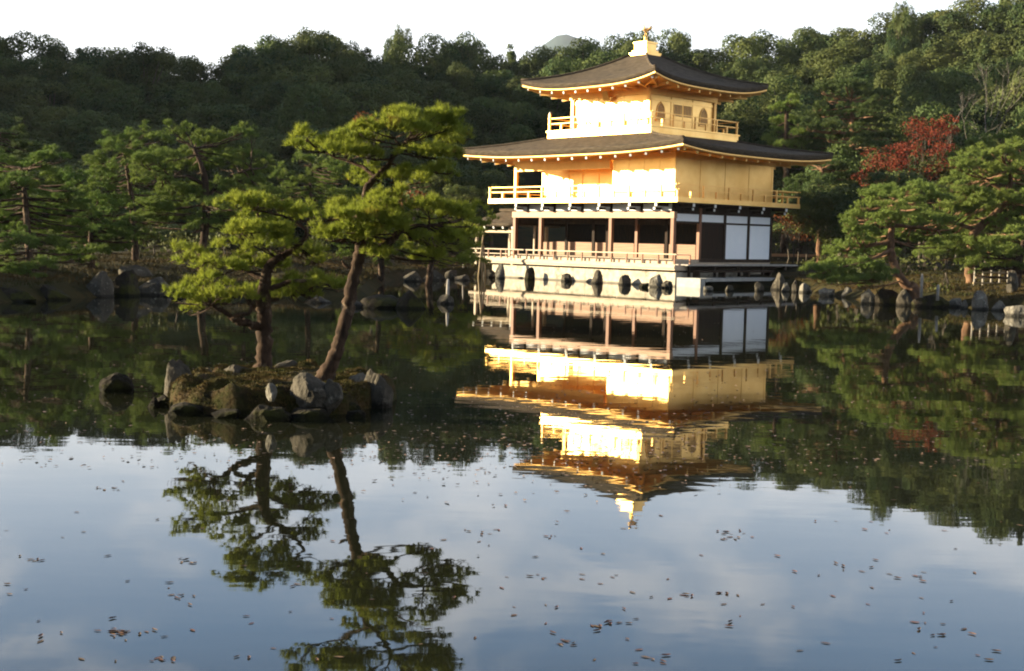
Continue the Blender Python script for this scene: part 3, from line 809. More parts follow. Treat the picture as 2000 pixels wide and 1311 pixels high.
# the island in the foreground
V, Fc = [], []
nr, na = 40, 120
ic = gp(545, 782, 0)
iw, idp = 1.50, 1.62
for i in range(nr + 1):
    r0 = i / nr
    for j in range(na):
        a = 2 * math.pi * j / na
        rr = r0 * (1 + .10 * noise.noise((math.cos(a) * 1.6, math.sin(a) * 1.6, 2)))
        x, y = iw * rr * math.cos(a), idp * rr * math.sin(a)
        lump = .10 * noise.noise((x * 3.2, y * 3.2, 4)) + .05 * noise.noise((x * 8, y * 8, 6))
        if r0 > .9: rr *= 1 + lump * .5; x, y = iw * rr * math.cos(a), idp * rr * math.sin(a)
        fall = max(0, (r0 - .86) / .14)
        z_ = .27 * (1 - fall ** 3 * 2.2) + .06 * (1 - r0 ** 2) + .06 * noise.noise((x * 2.5, y * 2.5, 5)) + .03 * noise.noise((x * 7, y * 7, 1)) + lump * (1 if .6 < r0 < 1 else .3)
        V.append((x, y, z_ if r0 < .999 else -.45))
for i in range(nr):
    for j in range(na):
        a = i * na + j; b = i * na + (j + 1) % na
        Fc.append((a, b, b + na, a + na))
isl = link('island_ground', np_mesh('island_ground', V, Fc), M['moss'], smooth=True)
isl.location = (ic[0], ic[1] , 0); tag(isl, kind='structure')
G7 = 'rocks round the rim of the pine island'
rgm = np.random.default_rng(8)
def isl_z(x, y):
    a = math.atan2(y / idp, x / iw); r0 = math.hypot(x / iw, y / idp) / (1 + .10 * noise.noise((math.cos(a) * 1.6, math.sin(a) * 1.6, 2)))
    lump = .10 * noise.noise((x * 3.2, y * 3.2, 4)) + .05 * noise.noise((x * 8, y * 8, 6))
    return .27 * (1 - max(0, (r0 - .86) / .14) ** 3 * 2.2) + .06 * (1 - r0 ** 2) + lump * (1 if .6 < r0 < 1 else .3) + .06 * noise.noise((x * 2.5, y * 2.5, 5)) + .03 * noise.noise((x * 7, y * 7, 1)), r0
mp_ = []
while len(mp_) < 14000:
    x, y = rgm.uniform(-iw, iw), rgm.uniform(-idp, idp)
    z_, r0 = isl_z(x, y)
    if r0 > .97 or noise.noise((x * 1.8, y * 1.8, 9)) < -.12 + .25 * rgm.normal(): continue
    mp_.append((x, y, z_ - .006))
mp_ = np.array(mp_); ax_ = np.tile(np.array([0, 0, 1.0]), (len(mp_), 1))
def blades(P, A, n, L, w, spread, rg):
    k = len(P); D = A[:, None, :] + rg.normal(0, spread, (k, n, 3)); D /= np.linalg.norm(D, axis=2, keepdims=True)
    S = np.cross(D, rg.normal(size=(k, n, 3))); S /= np.linalg.norm(S, axis=2, keepdims=True) + 1e-9
    b = P[:, None, :] + rg.normal(0, L * .5, (k, n, 3)) * np.array([1, 1, 0]); Ln = L * rg.uniform(.4, 1.2, (k, n, 1))
    V = np.stack([b - S * w * .5, b + S * w * .5, b + D * Ln], 2).reshape(-1, 3)
    return V, np.arange(len(V)).reshape(-1, 3)
V, F_ = blades(mp_, ax_, 4, .035, .010, .5, rgm)
im = link('island_moss', np_mesh('island_moss', V, F_), M['moss_blade']); im.location = (ic[0], ic[1], 0)
tag(im, 'short moss and grass growing over the top of the pine island', 'moss', None, 'stuff')
# grass on the banks round the pond
gx_ = rgm.uniform(-32, 30, 60000); gy_ = rgm.uniform(30, 88, 60000)
gd = pond_sd(gx_, gy_); ok = (gd > .5) & (gd < 14) & (np.abs(gx_) < .44 * gy_)
lx_, ly_ = (gx_ - BX) * math.cos(YAW) + (gy_ - BY) * math.sin(YAW), -(gx_ - BX) * math.sin(YAW) + (gy_ - BY) * math.cos(YAW)
ok &= ~((lx_ > -WW - 1.5) & (lx_ < 3) & (ly_ > -1.5) & (ly_ < DD + 1.5))
gp_ = np.stack([gx_[ok], gy_[ok], terrain(gx_[ok], gy_[ok]) - .02], 1)
V, F_ = blades(gp_, np.tile(np.array([0, 0, 1.0]), (len(gp_), 1)), 6, .16, .035, .55, rgm)
gr = link('shore_grass', np_mesh('shore_grass', V, F_), M['grass_blade']); tag(gr, 'rough brown and green grass on the banks round the pond', 'grass', None, 'stuff')
# (px, py_top, py_bottom, width px, z of its foot, label)
RK = [
    (350, 692, 778, 76, .05, 'tall upright slab with a pale left edge at the island\'s left end', 'rock'),
    (392, 714, 776, 96, .0, 'long grey rock along the left back rim of the island', 'rock'),
    (470, 716, 760, 90, .1, 'low brown rock left of the short pine trunk', 'rock'),
    (560, 708, 750, 84, .1, 'low pale rock between the two island pine trunks', 'rock'),
    (606, 730, 776, 84, .24, 'pale pointed rock right at the foot of the leaning pine', 'rock'),
    (642, 744, 786, 52, .18, 'dark wedge rock leaning on the pale pointed rock', 'rock'),
    (704, 708, 790, 50, .0, 'pale upright block at the island\'s right end', 'rockpale'),
    (740, 712, 797, 62, .0, 'dark brown boulder at the island\'s right tip', 'rock'),
    (676, 776, 808, 64, .0, 'rounded dark rock on the island\'s right front rim', 'rockmoss'),
    (366, 790, 812, 70, .0, 'mossy low rock on the island\'s left front rim', 'rockmoss'),
    (445, 796, 818, 66, .0, 'moss capped rock left of the middle of the front rim', 'rockmoss'),
    (520, 792, 823, 84, .0, 'broad brown rock in the middle of the island\'s front rim', 'rockmoss'),
    (606, 796, 821, 76, .0, 'dark rock right of the middle of the front rim', 'rockmoss'),
    (322, 768, 794, 40, .0, 'small wet rock low at the island\'s left tip', 'rockmoss'),
    (530, 750, 772, 22, .28, 'small pale stone lying on the moss of the island', 'rockpale'),
    (300, 784, 797, 22, .0, 'tiny wet stone just off the island\'s left tip', 'rockmoss'),
    (694, 802, 818, 36, .0, 'small wet rock low on the island\'s right front', 'rockmoss')]
for i, (px, a, b, w, z_, lab, mm) in enumerate(RK):
    rock_px(px, a, b, w, lab, 220 + i, z=z_, group=G7, m_=mm, sub=4, rough=.13, depth_ratio=1.0 if i > 0 else .5)
rock_px(226, 733, 768, 62, 'single black rounded rock in the water left of the pine island', 250, m_='rockmoss', sub=4, rough=.12, cuts=3)

# ------------------------------------------------------------------ foliage builders
def tufts(P, A, n, L, w, spread, rg, droop=0.0):
    """needle tufts: P (k,3) positions, A (k,3) axes; n needles of length L each"""
    k = len(P)
    D = A[:, None, :] + rg.normal(0, spread, (k, n, 3))
    D /= np.linalg.norm(D, axis=2, keepdims=True) + 1e-9
    Ln = L * rg.uniform(.65, 1.15, (k, n, 1))
    S = np.cross(D, rg.normal(size=(k, n, 3))); S /= np.linalg.norm(S, axis=2, keepdims=True) + 1e-9
    b = P[:, None, :]
    v0 = b - S * w * .5; v1 = b + S * w * .5; v2 = b + D * Ln + np.array([0, 0, -droop])
    V = np.stack([v0, v1, v2], 2).reshape(-1, 3)
    return V, np.arange(len(V)).reshape(-1, 3)
def pad_tufts(c, rx, ry, rz, rg, L, dens=1.0, lump=.30):
    """one flat cloud of a pine: lumps of tufts over an ellipse"""
    rl = max(lump * min(rx, ry), L * .9, .10)
    N = max(4, int(1.5 * rx * ry / (rl * rl)))
    ang = rg.uniform(0, 6.283, N); rad = np.sqrt(rg.uniform(0, 1, N))
    lx, ly = rx * rad * np.cos(ang), ry * rad * np.sin(ang)
    lz = rz * (1 - rad ** 2) * rg.uniform(.2, 1.0, N) - rz * .25 * rg.uniform(0, 1, N)
    lr = rl * rg.uniform(.7, 1.25, N)
    per = max(5, int(dens * 4.4 * rl * rl / (L * .80) ** 2))
    U = rg.normal(size=(N, per, 3)); U /= np.linalg.norm(U, axis=2, keepdims=True)
    U[..., 2] = np.where(U[..., 2] < -.25, -U[..., 2], U[..., 2])
    Pp = np.stack([lx, ly, lz], 1)[:, None, :] + U * (lr[:, None, None] * np.array([1, 1, min(.75, max(.35, rz / rl))])) * rg.uniform(.55, 1.0, (N, per, 1))
    Ax = U * .55 + np.array([0, 0, .85])
    Ax /= np.linalg.norm(Ax, axis=2, keepdims=True)
    return Pp.reshape(-1, 3) + np.array(c), Ax.reshape(-1, 3)
def wig(pts, rg, amp, sub=6):
    """smooth, slightly crooked path through the points"""
    pts = [np.array(p, float) for p in pts]; out = []
    n_ = len(pts)
    for i in range(n_ - 1):
        p0, p1, p2, p3 = pts[max(i - 1, 0)], pts[i], pts[i + 1], pts[min(i + 2, n_ - 1)]
        for s in range(sub):
            t = s / sub
            q = .5 * ((2 * p1) + (-p0 + p2) * t + (2 * p0 - 5 * p1 + 4 * p2 - p3) * t * t + (-p0 + 3 * p1 - 3 * p2 + p3) * t ** 3)
            out.append(q + (rg.normal(0, amp, 3) if 0 < i + s else 0))
    out.append(pts[-1]); return out
def pine(name, label, group, base, trunk, branches, pads, L, nn, needle, bark, seed, dens=1.0, wfac=.09, lump=.30, twigs=True, cat='tree', nsides=9):
    """trunk: [(point, radius)...]; branches: list of the same; pads: [(centre, rx, ry, rz)]"""
    rg = np.random.default_rng(seed)
    base = np.array(base, float)
    root = empty(name, tuple(base)); tag(root, label, cat, group)
    tb = MB(.15)
    def add(path, amp):
        P = [p for p, r in path]; Rr = [r for p, r in path]
        Q = wig(P, rg, amp); rr = np.interp(np.linspace(0, len(P) - 1, len(Q)), range(len(P)), Rr)
        rr = rr * rg.uniform(.93, 1.08, len(rr))
        tb.tube([q - base for q in Q], list(rr), nsides)
        return Q
    Q = add(trunk, trunk[0][1] * .06)
    allp = list(Q)
    for br in branches: allp += add(br, br[0][1] * .12)
    AP = np.array(allp)
    if twigs:
        for c_, rx, ry, rz in pads:
            c_ = np.array(c_); lo = AP[AP[:, 2] < c_[2] + rz]
            if len(lo) == 0: lo = AP
            k_ = np.argmin(np.linalg.norm((lo - c_) * np.array([1, 1, 1.6]), axis=1)); s0 = lo[k_]
            r0 = trunk[-1][1] * .6
            mid = (s0 + c_) / 2 + np.array([0, 0, -.06 * np.linalg.norm(c_ - s0)])
            Q2 = wig([s0, mid, c_ - np.array([0, 0, rz * .3])], rg, r0 * .35)
            tb.tube([q - base for q in Q2], list(np.linspace(r0, r0 * .4, len(Q2))), 6)
            for _ in range(5 if L < .12 else 2):
                a = rg.uniform(0, 6.28); e_ = c_ + np.array([math.cos(a) * rx * .8, math.sin(a) * ry * .8, rz * .1])
                Q3 = wig([Q2[len(Q2) // 2], (Q2[-1] + e_) / 2 - np.array([0, 0, rz * .25]), e_], rg, r0 * .3, 3)
                tb.tube([q - base for q in Q3], list(np.linspace(r0 * .45, r0 * .15, len(Q3))), 5)
    tb.build('trunk', M[bark], root, True)
    PV, PA = [], []
    for c_, rx, ry, rz in pads:
        p_, a_ = pad_tufts(np.array(c_) - base, rx, ry, rz, rg, L, dens, lump)
        PV.append(p_); PA.append(a_)
    V, F_ = tufts(np.concatenate(PV), np.concatenate(PA), nn, L, L * wfac, .50, rg)
    link('crown', np_mesh('crown', V, F_), M[needle], root)
    return root
def px_pads(lst, Y, rg, dj=.5, ratio=.85, hz=1.0, sat=2):
    out = []
    for q in lst:
        x0, x1, y0, y1 = q[:4]; off = q[4] if len(q) > 4 else rg.uniform(-1, 1) * dj
        Yp = Y + off; s = Yp / FPX
        c_ = at((x0 + x1) / 2, y0 + (y1 - y0) * .62, Yp)
        rx, ry, rz = (x1 - x0) / 2 * s * 1.0, (x1 - x0) / 2 * s * ratio * .9, (y1 - y0) * s * .60 * hz
        out.append((c_, rx, ry, rz))
        for _ in range(sat):
            a = rg.uniform(0, 6.28); k = rg.uniform(.4, .6)
            out.append((c_ + np.array([math.cos(a) * rx * .75, math.sin(a) * ry * .75, rg.uniform(-.7, .8) * rz]), rx * k, ry * k, rz * rg.uniform(.6, .9)))
    return out
def path_px(lst, Y):
    """[(px,py,width px, dY)]"""
    return [(at(q[0], q[1], Y + (q[3] if len(q) > 3 else 0)), q[2] / 2 * (Y + (q[3] if len(q) > 3 else 0)) / FPX) for q in lst]

# ------------------------------------------------------------------ the two island pines
rg = np.random.default_rng(11)
GI = 'pines on the little rock island'
YB = 16.3
pine('leaning_pine', 'tall yellow green pine with long leaning trunk on the rock island', GI, gp(635, 745, .3),
     path_px([(630, 752, 44), (642, 722, 30), (657, 688, 26), (668, 650, 25), (680, 600, 25), (690, 548, 24), (702, 500, 23), (708, 465, 20), (712, 410, 15), (716, 368, 13), (735, 345, 11), (757, 325, 11), (770, 303, 9), (782, 283, 7)], YB),
     [path_px([(706, 490, 20), (728, 484, 17, -.1), (752, 481, 16, -.2), (772, 462, 14, -.25), (790, 447, 10, -.3), (840, 440, 7, -.35)], YB),
      path_px([(714, 402, 11), (738, 390, 10, .1), (766, 380, 8, .15), (788, 362, 6, .2)], YB),
      path_px([(702, 518, 11), (688, 524, 9), (676, 520, 7), (668, 510, 4)], YB),
      path_px([(712, 420, 9), (690, 425, 8, .2), (650, 430, 6, .3)], YB),
      path_px([(735, 345, 9), (700, 322, 7, .1), (650, 305, 5, .2)], YB)],
     px_pads([(745, 900, 212, 246, .1), (690, 830, 226, 270, -.3), (790, 915, 236, 290, .2), (640, 760, 245, 300, .3), (568, 668, 262, 304, .1), (610, 735, 280, 312, -.3), (780, 905, 282, 318, -.2),
              (675, 790, 325, 366, .3), (770, 890, 322, 362, -.2),
              (625, 748, 386, 434, .2), (700, 800, 408, 440, -.4), (780, 900, 384, 432, -.3), (850, 946, 396, 440, .25),
              (604, 700, 436, 478, -.1), (640, 740, 404, 446, -.5), (690, 790, 424, 466, -.5), (716, 800, 380, 414, -.4), (650, 745, 440, 474, -.4), (690, 780, 440, 474, .45), (798, 900, 440, 490, -.2), (860, 946, 436, 478, .3), (792, 868, 486, 522, .0), (716, 764, 484, 504, -.3)], YB, rg),
     .10, 22, 'needle_near', 'bark', 31, dens=1.0, lump=.33, nsides=12)
YA = 17.3
pine('short_pine', 'short broad pine with upright dark trunk on the rock island', GI, gp(512, 725, .3),
     path_px([(513, 732, 40), (515, 705, 31), (516, 660, 29), (516, 615, 29), (515, 585, 27), (518, 555, 24), (522, 530, 20), (532, 512, 16), (550, 502, 14), (572, 488, 11), (592, 470, 8), (600, 450, 6)], YA),
     [path_px([(512, 634, 20), (490, 634, 15, -.1), (468, 628, 14, -.2), (452, 620, 11, -.25), (432, 606, 9, -.3), (412, 596, 6, -.35)], YA),
      path_px([(452, 622, 10, -.25), (470, 614, 9, -.35), (486, 612, 7, -.4), (492, 596, 5, -.4)], YA),
      path_px([(512, 610, 14), (496, 600, 12, .1), (484, 584, 9, .2), (470, 565, 6, .3)], YA),
      path_px([(520, 545, 12), (480, 530, 10, .1), (440, 515, 8, .2), (400, 510, 5, .3)], YA),
      path_px([(518, 570, 12), (560, 552, 9, -.1), (600, 548, 7, -.2), (640, 556, 4, -.2)], YA),
      path_px([(600, 450, 6), (560, 425, 5), (500, 410, 4)], YA)],
     px_pads([(418, 520, 378, 420, .2), (490, 568, 382, 424, -.1), (556, 640, 398, 440, .2), (452, 572, 430, 462, -.2), (406, 500, 444, 508, .2), (480, 590, 440, 506, -.3),
              (340, 440, 484, 540, .1), (400, 475, 490, 548, -.3), (470, 560, 500, 536, .4), (560, 640, 470, 512, .2),
              (320, 420, 540, 590, .0), (390, 500, 548, 604, -.3), (470, 570, 544, 598, .3), (540, 622, 552, 600, -.1), (555, 686, 536, 572, .2), (360, 440, 556, 606, .3)], YA, rg),
     .10, 22, 'needle_near', 'bark', 32, dens=1.0, lump=.33, nsides=12)

# ------------------------------------------------------------------ pines round the pond
def auto_pads(x0, y0, x1, y1, tiers, Y, rg, prof, per=3, fill=.9):
    out = []
    for i in range(tiers):
        t = (i + .5) / tiers; yc = lerp(y0, y1, t)
        wdt = (x1 - x0) * np.interp(t, [p[0] for p in prof], [p[1] for p in prof])
        xc = lerp(x0, x1, .5) + rg.uniform(-.08, .08) * (x1 - x0)
        n_ = max(1, round((per + 1) * wdt / (x1 - x0) + rg.uniform(-.3, .6)))
        for j in range(n_):
            pw = wdt / n_ * rg.uniform(1.2, 1.7) * fill
            px = xc - wdt / 2 + wdt * (j + .5) / n_ + rg.uniform(-.1, .1) * pw
            hh = (y1 - y0) / tiers * rg.uniform(1.0, 1.5)
            yy = yc + rg.uniform(-.35, .35) * (y1 - y0) / tiers
            out.append((px - pw / 2, px + pw / 2, yy - hh / 2, yy + hh / 2, rg.uniform(-.45, .45) * wdt * Y / FPX))
    return px_pads(out, Y, rg)
CLOUD = [(0, .55), (.3, .95), (.6, 1.0), (1, .75)]
CONE = [(0, .25), (.3, .6), (.7, 1.0), (1, .9)]
COLM = [(0, .4), (.3, .9), (.7, .95), (1, .6)]
def shore_pine(label, group, base_px, Y, trunk_px, bbox, tiers, seed, needle='needle_mid', bark='bark', prof=CLOUD, per=3, dens=1.35, name='shore_pine', branches=(), extra=(), nn=8, z=None):
    rg = np.random.default_rng(seed)
    pads = auto_pads(*bbox, tiers, Y, rg, prof, per) + px_pads(list(extra), Y, rg)
    L = max(.13, 8.0 * Y / FPX)
    tr = path_px(trunk_px, Y)
    b0 = at(base_px[0], base_px[1], Y)
    zt = float(terrain(np.array([b0[0]]), np.array([b0[1]]))[0]) - .15
    b0 = np.array([b0[0], b0[1], min(zt, b0[2])])
    p0, r0 = tr[0]
    tr = [(np.array([p0[0], p0[1], b0[2]]), r0 * 1.15)] + tr
    return pine(name, label, group, b0, tr, [path_px(q, Y) for q in branches], pads, L, nn + 5, needle, bark, seed, dens=dens, wfac=.12, lump=.33, nsides=8)

GL = 'pines on the left bank'
shore_pine('dark green pine with a slim trunk standing on the brown grass of the left bank', GL, (395, 497), 48,
           [(394, 494, 15), (400, 450, 15), (402, 400, 16), (400, 350, 13), (392, 320, 9), (380, 290, 6)], (255, 246, 520, 440), 6, 41, per=4,
           branches=[[(402, 390, 9), (440, 350, 7), (490, 330, 4)], [(400, 360, 9), (360, 345, 7), (310, 350, 4)]])
shore_pine('spreading pine left of the slim trunked pine on the left bank', GL, (265, 495), 52,
           [(264, 492, 14), (262, 450, 13), (258, 400, 11), (250, 340, 8), (240, 290, 5)], (165, 256, 345, 470), 7, 42, per=3)
shore_pine('broad dark pine at the left edge of the photo', GL, (60, 545), 42,
           [(60, 540, 16), (55, 480, 14), (50, 400, 11), (45, 330, 7)], (-90, 300, 175, 560), 8, 43, per=4)
shore_pine('low drooping pine between the two left bank pines and the water', GL, (180, 520), 46,
           [(180, 515, 12), (178, 470, 10), (175, 420, 7)], (90, 395, 265, 510), 4, 44, per=3)
shore_pine('tall shaded pine behind the pine at the left edge', GL, (-40, 500), 58,
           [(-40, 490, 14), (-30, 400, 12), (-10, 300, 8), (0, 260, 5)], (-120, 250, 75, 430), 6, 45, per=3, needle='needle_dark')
shore_pine('small bluish pine behind the left side of the leaning island pine', 'pines on the far shore', (600, 525), 57,
           [(600, 515, 12), (603, 450, 11), (605, 380, 8), (610, 330, 5)], (545, 305, 690, 420), 4, 46, per=3, needle='needle_mid')
shore_pine('pine on the bank right behind the short island pine', 'pines on the far shore', (470, 510), 56,
           [(470, 508, 12), (475, 460, 10), (478, 400, 7)], (400, 360, 560, 470), 4, 47, per=3)
shore_pine('low dense pine leaning out over the shore left of the fishing annex', 'pines on the far shore', (838, 548), 57,
           [(838, 545, 14), (846, 500, 12), (855, 460, 9), (860, 430, 5)], (765, 405, 945, 520), 5, 48, per=3, needle='needle_near')
shore_pine('dark pine behind the trunk of the leaning island pine', 'pines on the far shore', (745, 548), 58,
           [(745, 535, 13), (742, 480, 11), (740, 430, 8), (738, 390, 5)], (650, 380, 800, 520), 5, 49, per=3)
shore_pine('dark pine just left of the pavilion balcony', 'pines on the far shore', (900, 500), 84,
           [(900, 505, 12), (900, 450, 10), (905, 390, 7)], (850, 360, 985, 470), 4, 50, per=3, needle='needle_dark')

GR = 'pines on the right shore'
shore_pine('leaning pine with a bare curved trunk on the right shore', GR, (1782, 574), 47.5,
           [(1786, 574, 30), (1768, 555, 17), (1752, 530, 16), (1743, 505, 15), (1740, 480, 14), (1742, 450, 12), (1744, 420, 10), (1745, 395, 6)], (1650, 358, 1850, 480), 5, 61, needle='needle_right', bark='redbark', per=3,
           branches=[[(1742, 470, 9), (1700, 480, 7), (1650, 490, 4)], [(1742, 440, 8), (1790, 445, 6), (1830, 450, 4)], [(1741, 488, 8, -.5), (1690, 512, 6, -1), (1620, 525, 4, -1.2)]],
           extra=[(1565, 1650, 508, 545, -1.0), (1610, 1720, 500, 540, -.5), (1590, 1680, 530, 562, -1.4), (1660, 1740, 525, 560, -1.0), (1610, 1700, 475, 510, .2), (1700, 1760, 480, 505, 1)])
shore_pine('broad bright pine at the right edge with its trunk foot showing', GR, (1895, 556), 52,
           [(1896, 553, 19), (1894, 510, 17), (1900, 460, 15), (1930, 430, 13), (1962, 400, 12), (1972, 370, 10), (1975, 330, 6)], (1830, 275, 2110, 520), 8, 62, needle='needle_right', bark='redbark', per=4,
           branches=[[(1915, 455, 9), (1880, 440, 8), (1840, 432, 5)], [(1970, 380, 8), (1925, 350, 6)]],
           extra=[(1790, 1900, 460, 520, -1), (1880, 1990, 450, 505, -1.5), (1770, 1860, 400, 445, 0), (1850, 1950, 370, 420, -1)])
shore_pine('low pine boughs hanging near the bamboo fence at the right edge', GR, (1985, 570), 49,
           [(1985, 560, 16), (1990, 520, 14), (2000, 470, 10)], (1900, 480, 2080, 530), 2, 63, needle='needle_right', per=3)
GRB = 'tall pines right of the pavilion'
shore_pine('tall slim pine with pale trunk just right of the pavilion balcony', GRB, (1605, 505), 82,
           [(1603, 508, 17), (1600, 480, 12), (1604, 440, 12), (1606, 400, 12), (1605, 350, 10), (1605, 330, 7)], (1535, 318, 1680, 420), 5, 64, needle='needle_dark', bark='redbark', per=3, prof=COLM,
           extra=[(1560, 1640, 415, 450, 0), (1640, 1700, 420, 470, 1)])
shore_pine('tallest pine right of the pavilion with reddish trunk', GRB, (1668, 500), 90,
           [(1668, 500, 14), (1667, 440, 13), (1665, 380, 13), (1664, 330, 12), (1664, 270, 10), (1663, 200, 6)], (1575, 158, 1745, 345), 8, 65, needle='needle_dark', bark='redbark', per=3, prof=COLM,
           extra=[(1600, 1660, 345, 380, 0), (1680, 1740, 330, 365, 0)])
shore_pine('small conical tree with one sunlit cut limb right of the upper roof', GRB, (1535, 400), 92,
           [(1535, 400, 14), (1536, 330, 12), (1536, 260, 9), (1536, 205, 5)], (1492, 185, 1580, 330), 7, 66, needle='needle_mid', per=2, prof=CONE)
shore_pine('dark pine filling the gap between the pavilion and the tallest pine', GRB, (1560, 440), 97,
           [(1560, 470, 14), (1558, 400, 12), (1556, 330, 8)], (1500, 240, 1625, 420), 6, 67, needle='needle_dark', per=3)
shore_pine('pine behind the broad bright pine at the right edge', GR, (1950, 500), 68,
           [(1950, 500, 15), (1945, 420, 12), (1940, 340, 9)], (1870, 262, 2060, 380), 4, 68, needle='needle_right', per=3)
# out of the frame on the left, between the pond and the sun
for i, (x, y, h) in enumerate([(-30, 41, 6.5), (-44, 38, 8)]):
    rg = np.random.default_rng(300 + i)
    zb = float(terrain(np.array([x]), np.array([y]))[0]) - .2
    pads = []
    for t in range(7):
        for q in range(3):
            a = rg.uniform(0, 6.28); rr = rg.uniform(.3, 2.2)
            pads.append((np.array([x + rr * math.cos(a), y + rr * math.sin(a), zb + h * (.35 + .62 * t / 6)]), 1.5, 1.4, .35))
    pine('bank_pine', 'pine on the left bank beyond the edge of the photo', 'pines beyond the left edge', (x, y, zb),
         [(np.array([x, y, zb]), .2), (np.array([x + .2, y, zb + h * .5]), .15), (np.array([x, y + .2, zb + h * .95]), .06)], [], pads, .24, 7, 'needle_mid', 'bark', 300 + i, dens=.8, wfac=.13, lump=.33)

# ------------------------------------------------------------------ the wood on the hill
def leaf_quads(P, Nn, s, rg, jit=.55):
    n_ = len(P)
    Nn = Nn + rg.normal(0, jit, (n_, 3)); Nn /= np.linalg.norm(Nn, axis=1, keepdims=True) + 1e-9
    T = np.cross(Nn, rg.normal(size=(n_, 3))); T /= np.linalg.norm(T, axis=1, keepdims=True) + 1e-9
    Bt = np.cross(Nn, T)
    sz = s * rg.uniform(.6, 1.3, (n_, 1))
    c0 = P - T * sz; c1 = P + Bt * sz * .55; c2 = P + T * sz; c3 = P - Bt * sz * .55
    return np.stack([c0, c1, c2, c3], 1).reshape(-1, 3), np.arange(n_ * 4).reshape(-1, 4)
def puffs(C_, Rr, per, s, rg, flat=.85, low=-.35, jit=.5):
    out, nn_ = [], []
    for c_, r_ in zip(C_, Rr):
        k = int(per * r_ * r_)
        U = rg.normal(size=(k, 3)); U /= np.linalg.norm(U, axis=1, keepdims=True)
        U = U[U[:, 2] > low - rg.uniform(0, .5, len(U))]
        d = r_ * rg.uniform(.72, 1.06, (len(U), 1))
        out.append(c_ + U * d * np.array([1, 1, flat])); nn_.append(U)
    return leaf_quads(np.concatenate(out), np.concatenate(nn_), s, rg, jit)
def proto_broad(seed, H=12.0, RW=4.2, kind='broad'):
    rg = np.random.default_rng(seed)
    C_, Rr = [], []
    if kind == 'broad':
        zc, rz = H * .60, H * .38
        n_ = 30
        for i in range(n_):
            u = rg.uniform(-.55, 1); a = rg.uniform(0, 6.283) ; q = math.sqrt(1 - u * u)
            k = rg.uniform(.72, .98)
            C_.append((RW * q * math.cos(a) * k, RW * q * math.sin(a) * k, zc + rz * u * k)); Rr.append(rg.uniform(.85, 1.55))
        for i in range(20):
            C_.append((rg.normal(0, RW * .36), rg.normal(0, RW * .36), zc + rg.normal(0, rz * .42))); Rr.append(1.6)
    else:   # conifer
        for i in range(60):
            t = rg.uniform(0, 1) ** .8; a = rg.uniform(0, 6.283); rr = RW * .62 * (1 - t) ** .8 * rg.uniform(.5, 1)
            C_.append((rr * math.cos(a), rr * math.sin(a), H * (.22 + .74 * t))); Rr.append(lerp(1.2, .45, t) * rg.uniform(.8, 1.15))
    V, F_ = puffs(np.array(C_), Rr, 330, .14, rg, jit=.38)
    cr = np_mesh('crown', V, F_); cr.materials.append(M['leaf_forest'])
    tb = MB(); tb.tube([(0, 0, -1.5), (.1, 0, H * .25), (0, .15, H * .5), (.1, .1, H * .85)], [.34, .26, .18, .05], 8)
    for c_ in C_[:12]:
        tb.tube([(0, .1, H * .3 + .1 * abs(c_[0])), (c_[0] * .5, c_[1] * .5, lerp(H * .35, c_[2], .6)), c_], [.12, .09, .03], 5, False)
    tm = bpy.data.meshes.new('trunk'); tm.from_pydata(tb.v, [], tb.f); tm.update(); tm.materials.append(M['darkbark'])
    return cr, tm
PROTO = [proto_broad(500 + i, RW=4.2 + .3 * (i % 3)) for i in range(7)]
CONI = [proto_broad(520 + i, RW=4.4, kind='conifer') for i in range(3)]
def forest_tree(name, label, group, x, y, ztop, width, pr, rg, H0=12.0, zb=None):
    zt = float(terrain(np.array([x]), np.array([y]))[0]) if zb is None else zb
    H = max(5.0, ztop - zt)
    zt = max(zt, ztop - 17) ; H = ztop - zt
    root = empty(name, (x, y, zt), rg.uniform(0, 6.283)); tag(root, label, 'tree', group)
    root.scale = (width / 9.0, width / 9.0, H / (H0 * 1.0))
    for nm, me in (('crown', pr[0]), ('trunk', pr[1])):
        o = bpy.data.objects.new(nm, me); COL.objects.link(o); o.parent = root
    return root
SKY = [(-250, 60), (0, 70), (70, 76), (130, 92), (200, 86), (270, 90), (315, 110), (345, 138), (400, 118), (470, 110), (520, 86), (600, 56), (650, 62), (690, 82), (740, 104), (830, 98), (880, 74), (930, 78), (965, 97), (1010, 88),
       (1050, 92), (1100, 96), (1150, 80), (1200, 66), (1250, 62), (1300, 72), (1340, 76), (1400, 98), (1425, 78), (1490, 62), (1530, 82), (1600, 62), (1680, 52), (1740, 40), (1800, 52), (1850, 30), (1900, 2), (1960, -22), (2050, -45), (2250, -90)]
ZONES = [(360, 'above the left bank pines'), (560, 'between the left dips'), (760, 'behind the leaning pine top'), (960, 'just left of the pavilion'),
         (1260, 'behind the pavilion roof left half'), (1460, 'behind the pavilion roof right half'), (1720, 'above the tall right pines'), (9999, 'above the red maples')]
ROWS = [(168, 0, 'on the skyline', 1.0), (152, 34, 'below the skyline', .95), (137, 76, 'at mid slope', .9), (123, 120, 'on the lower slope', .85), (111, 168, 'low on the hill', .8), (101, 215, 'at the hill foot', .75), (93, 262, 'in the lowest row', .7), (86, 305, 'just behind the shore pines', .6)]
rg = np.random.default_rng(77)
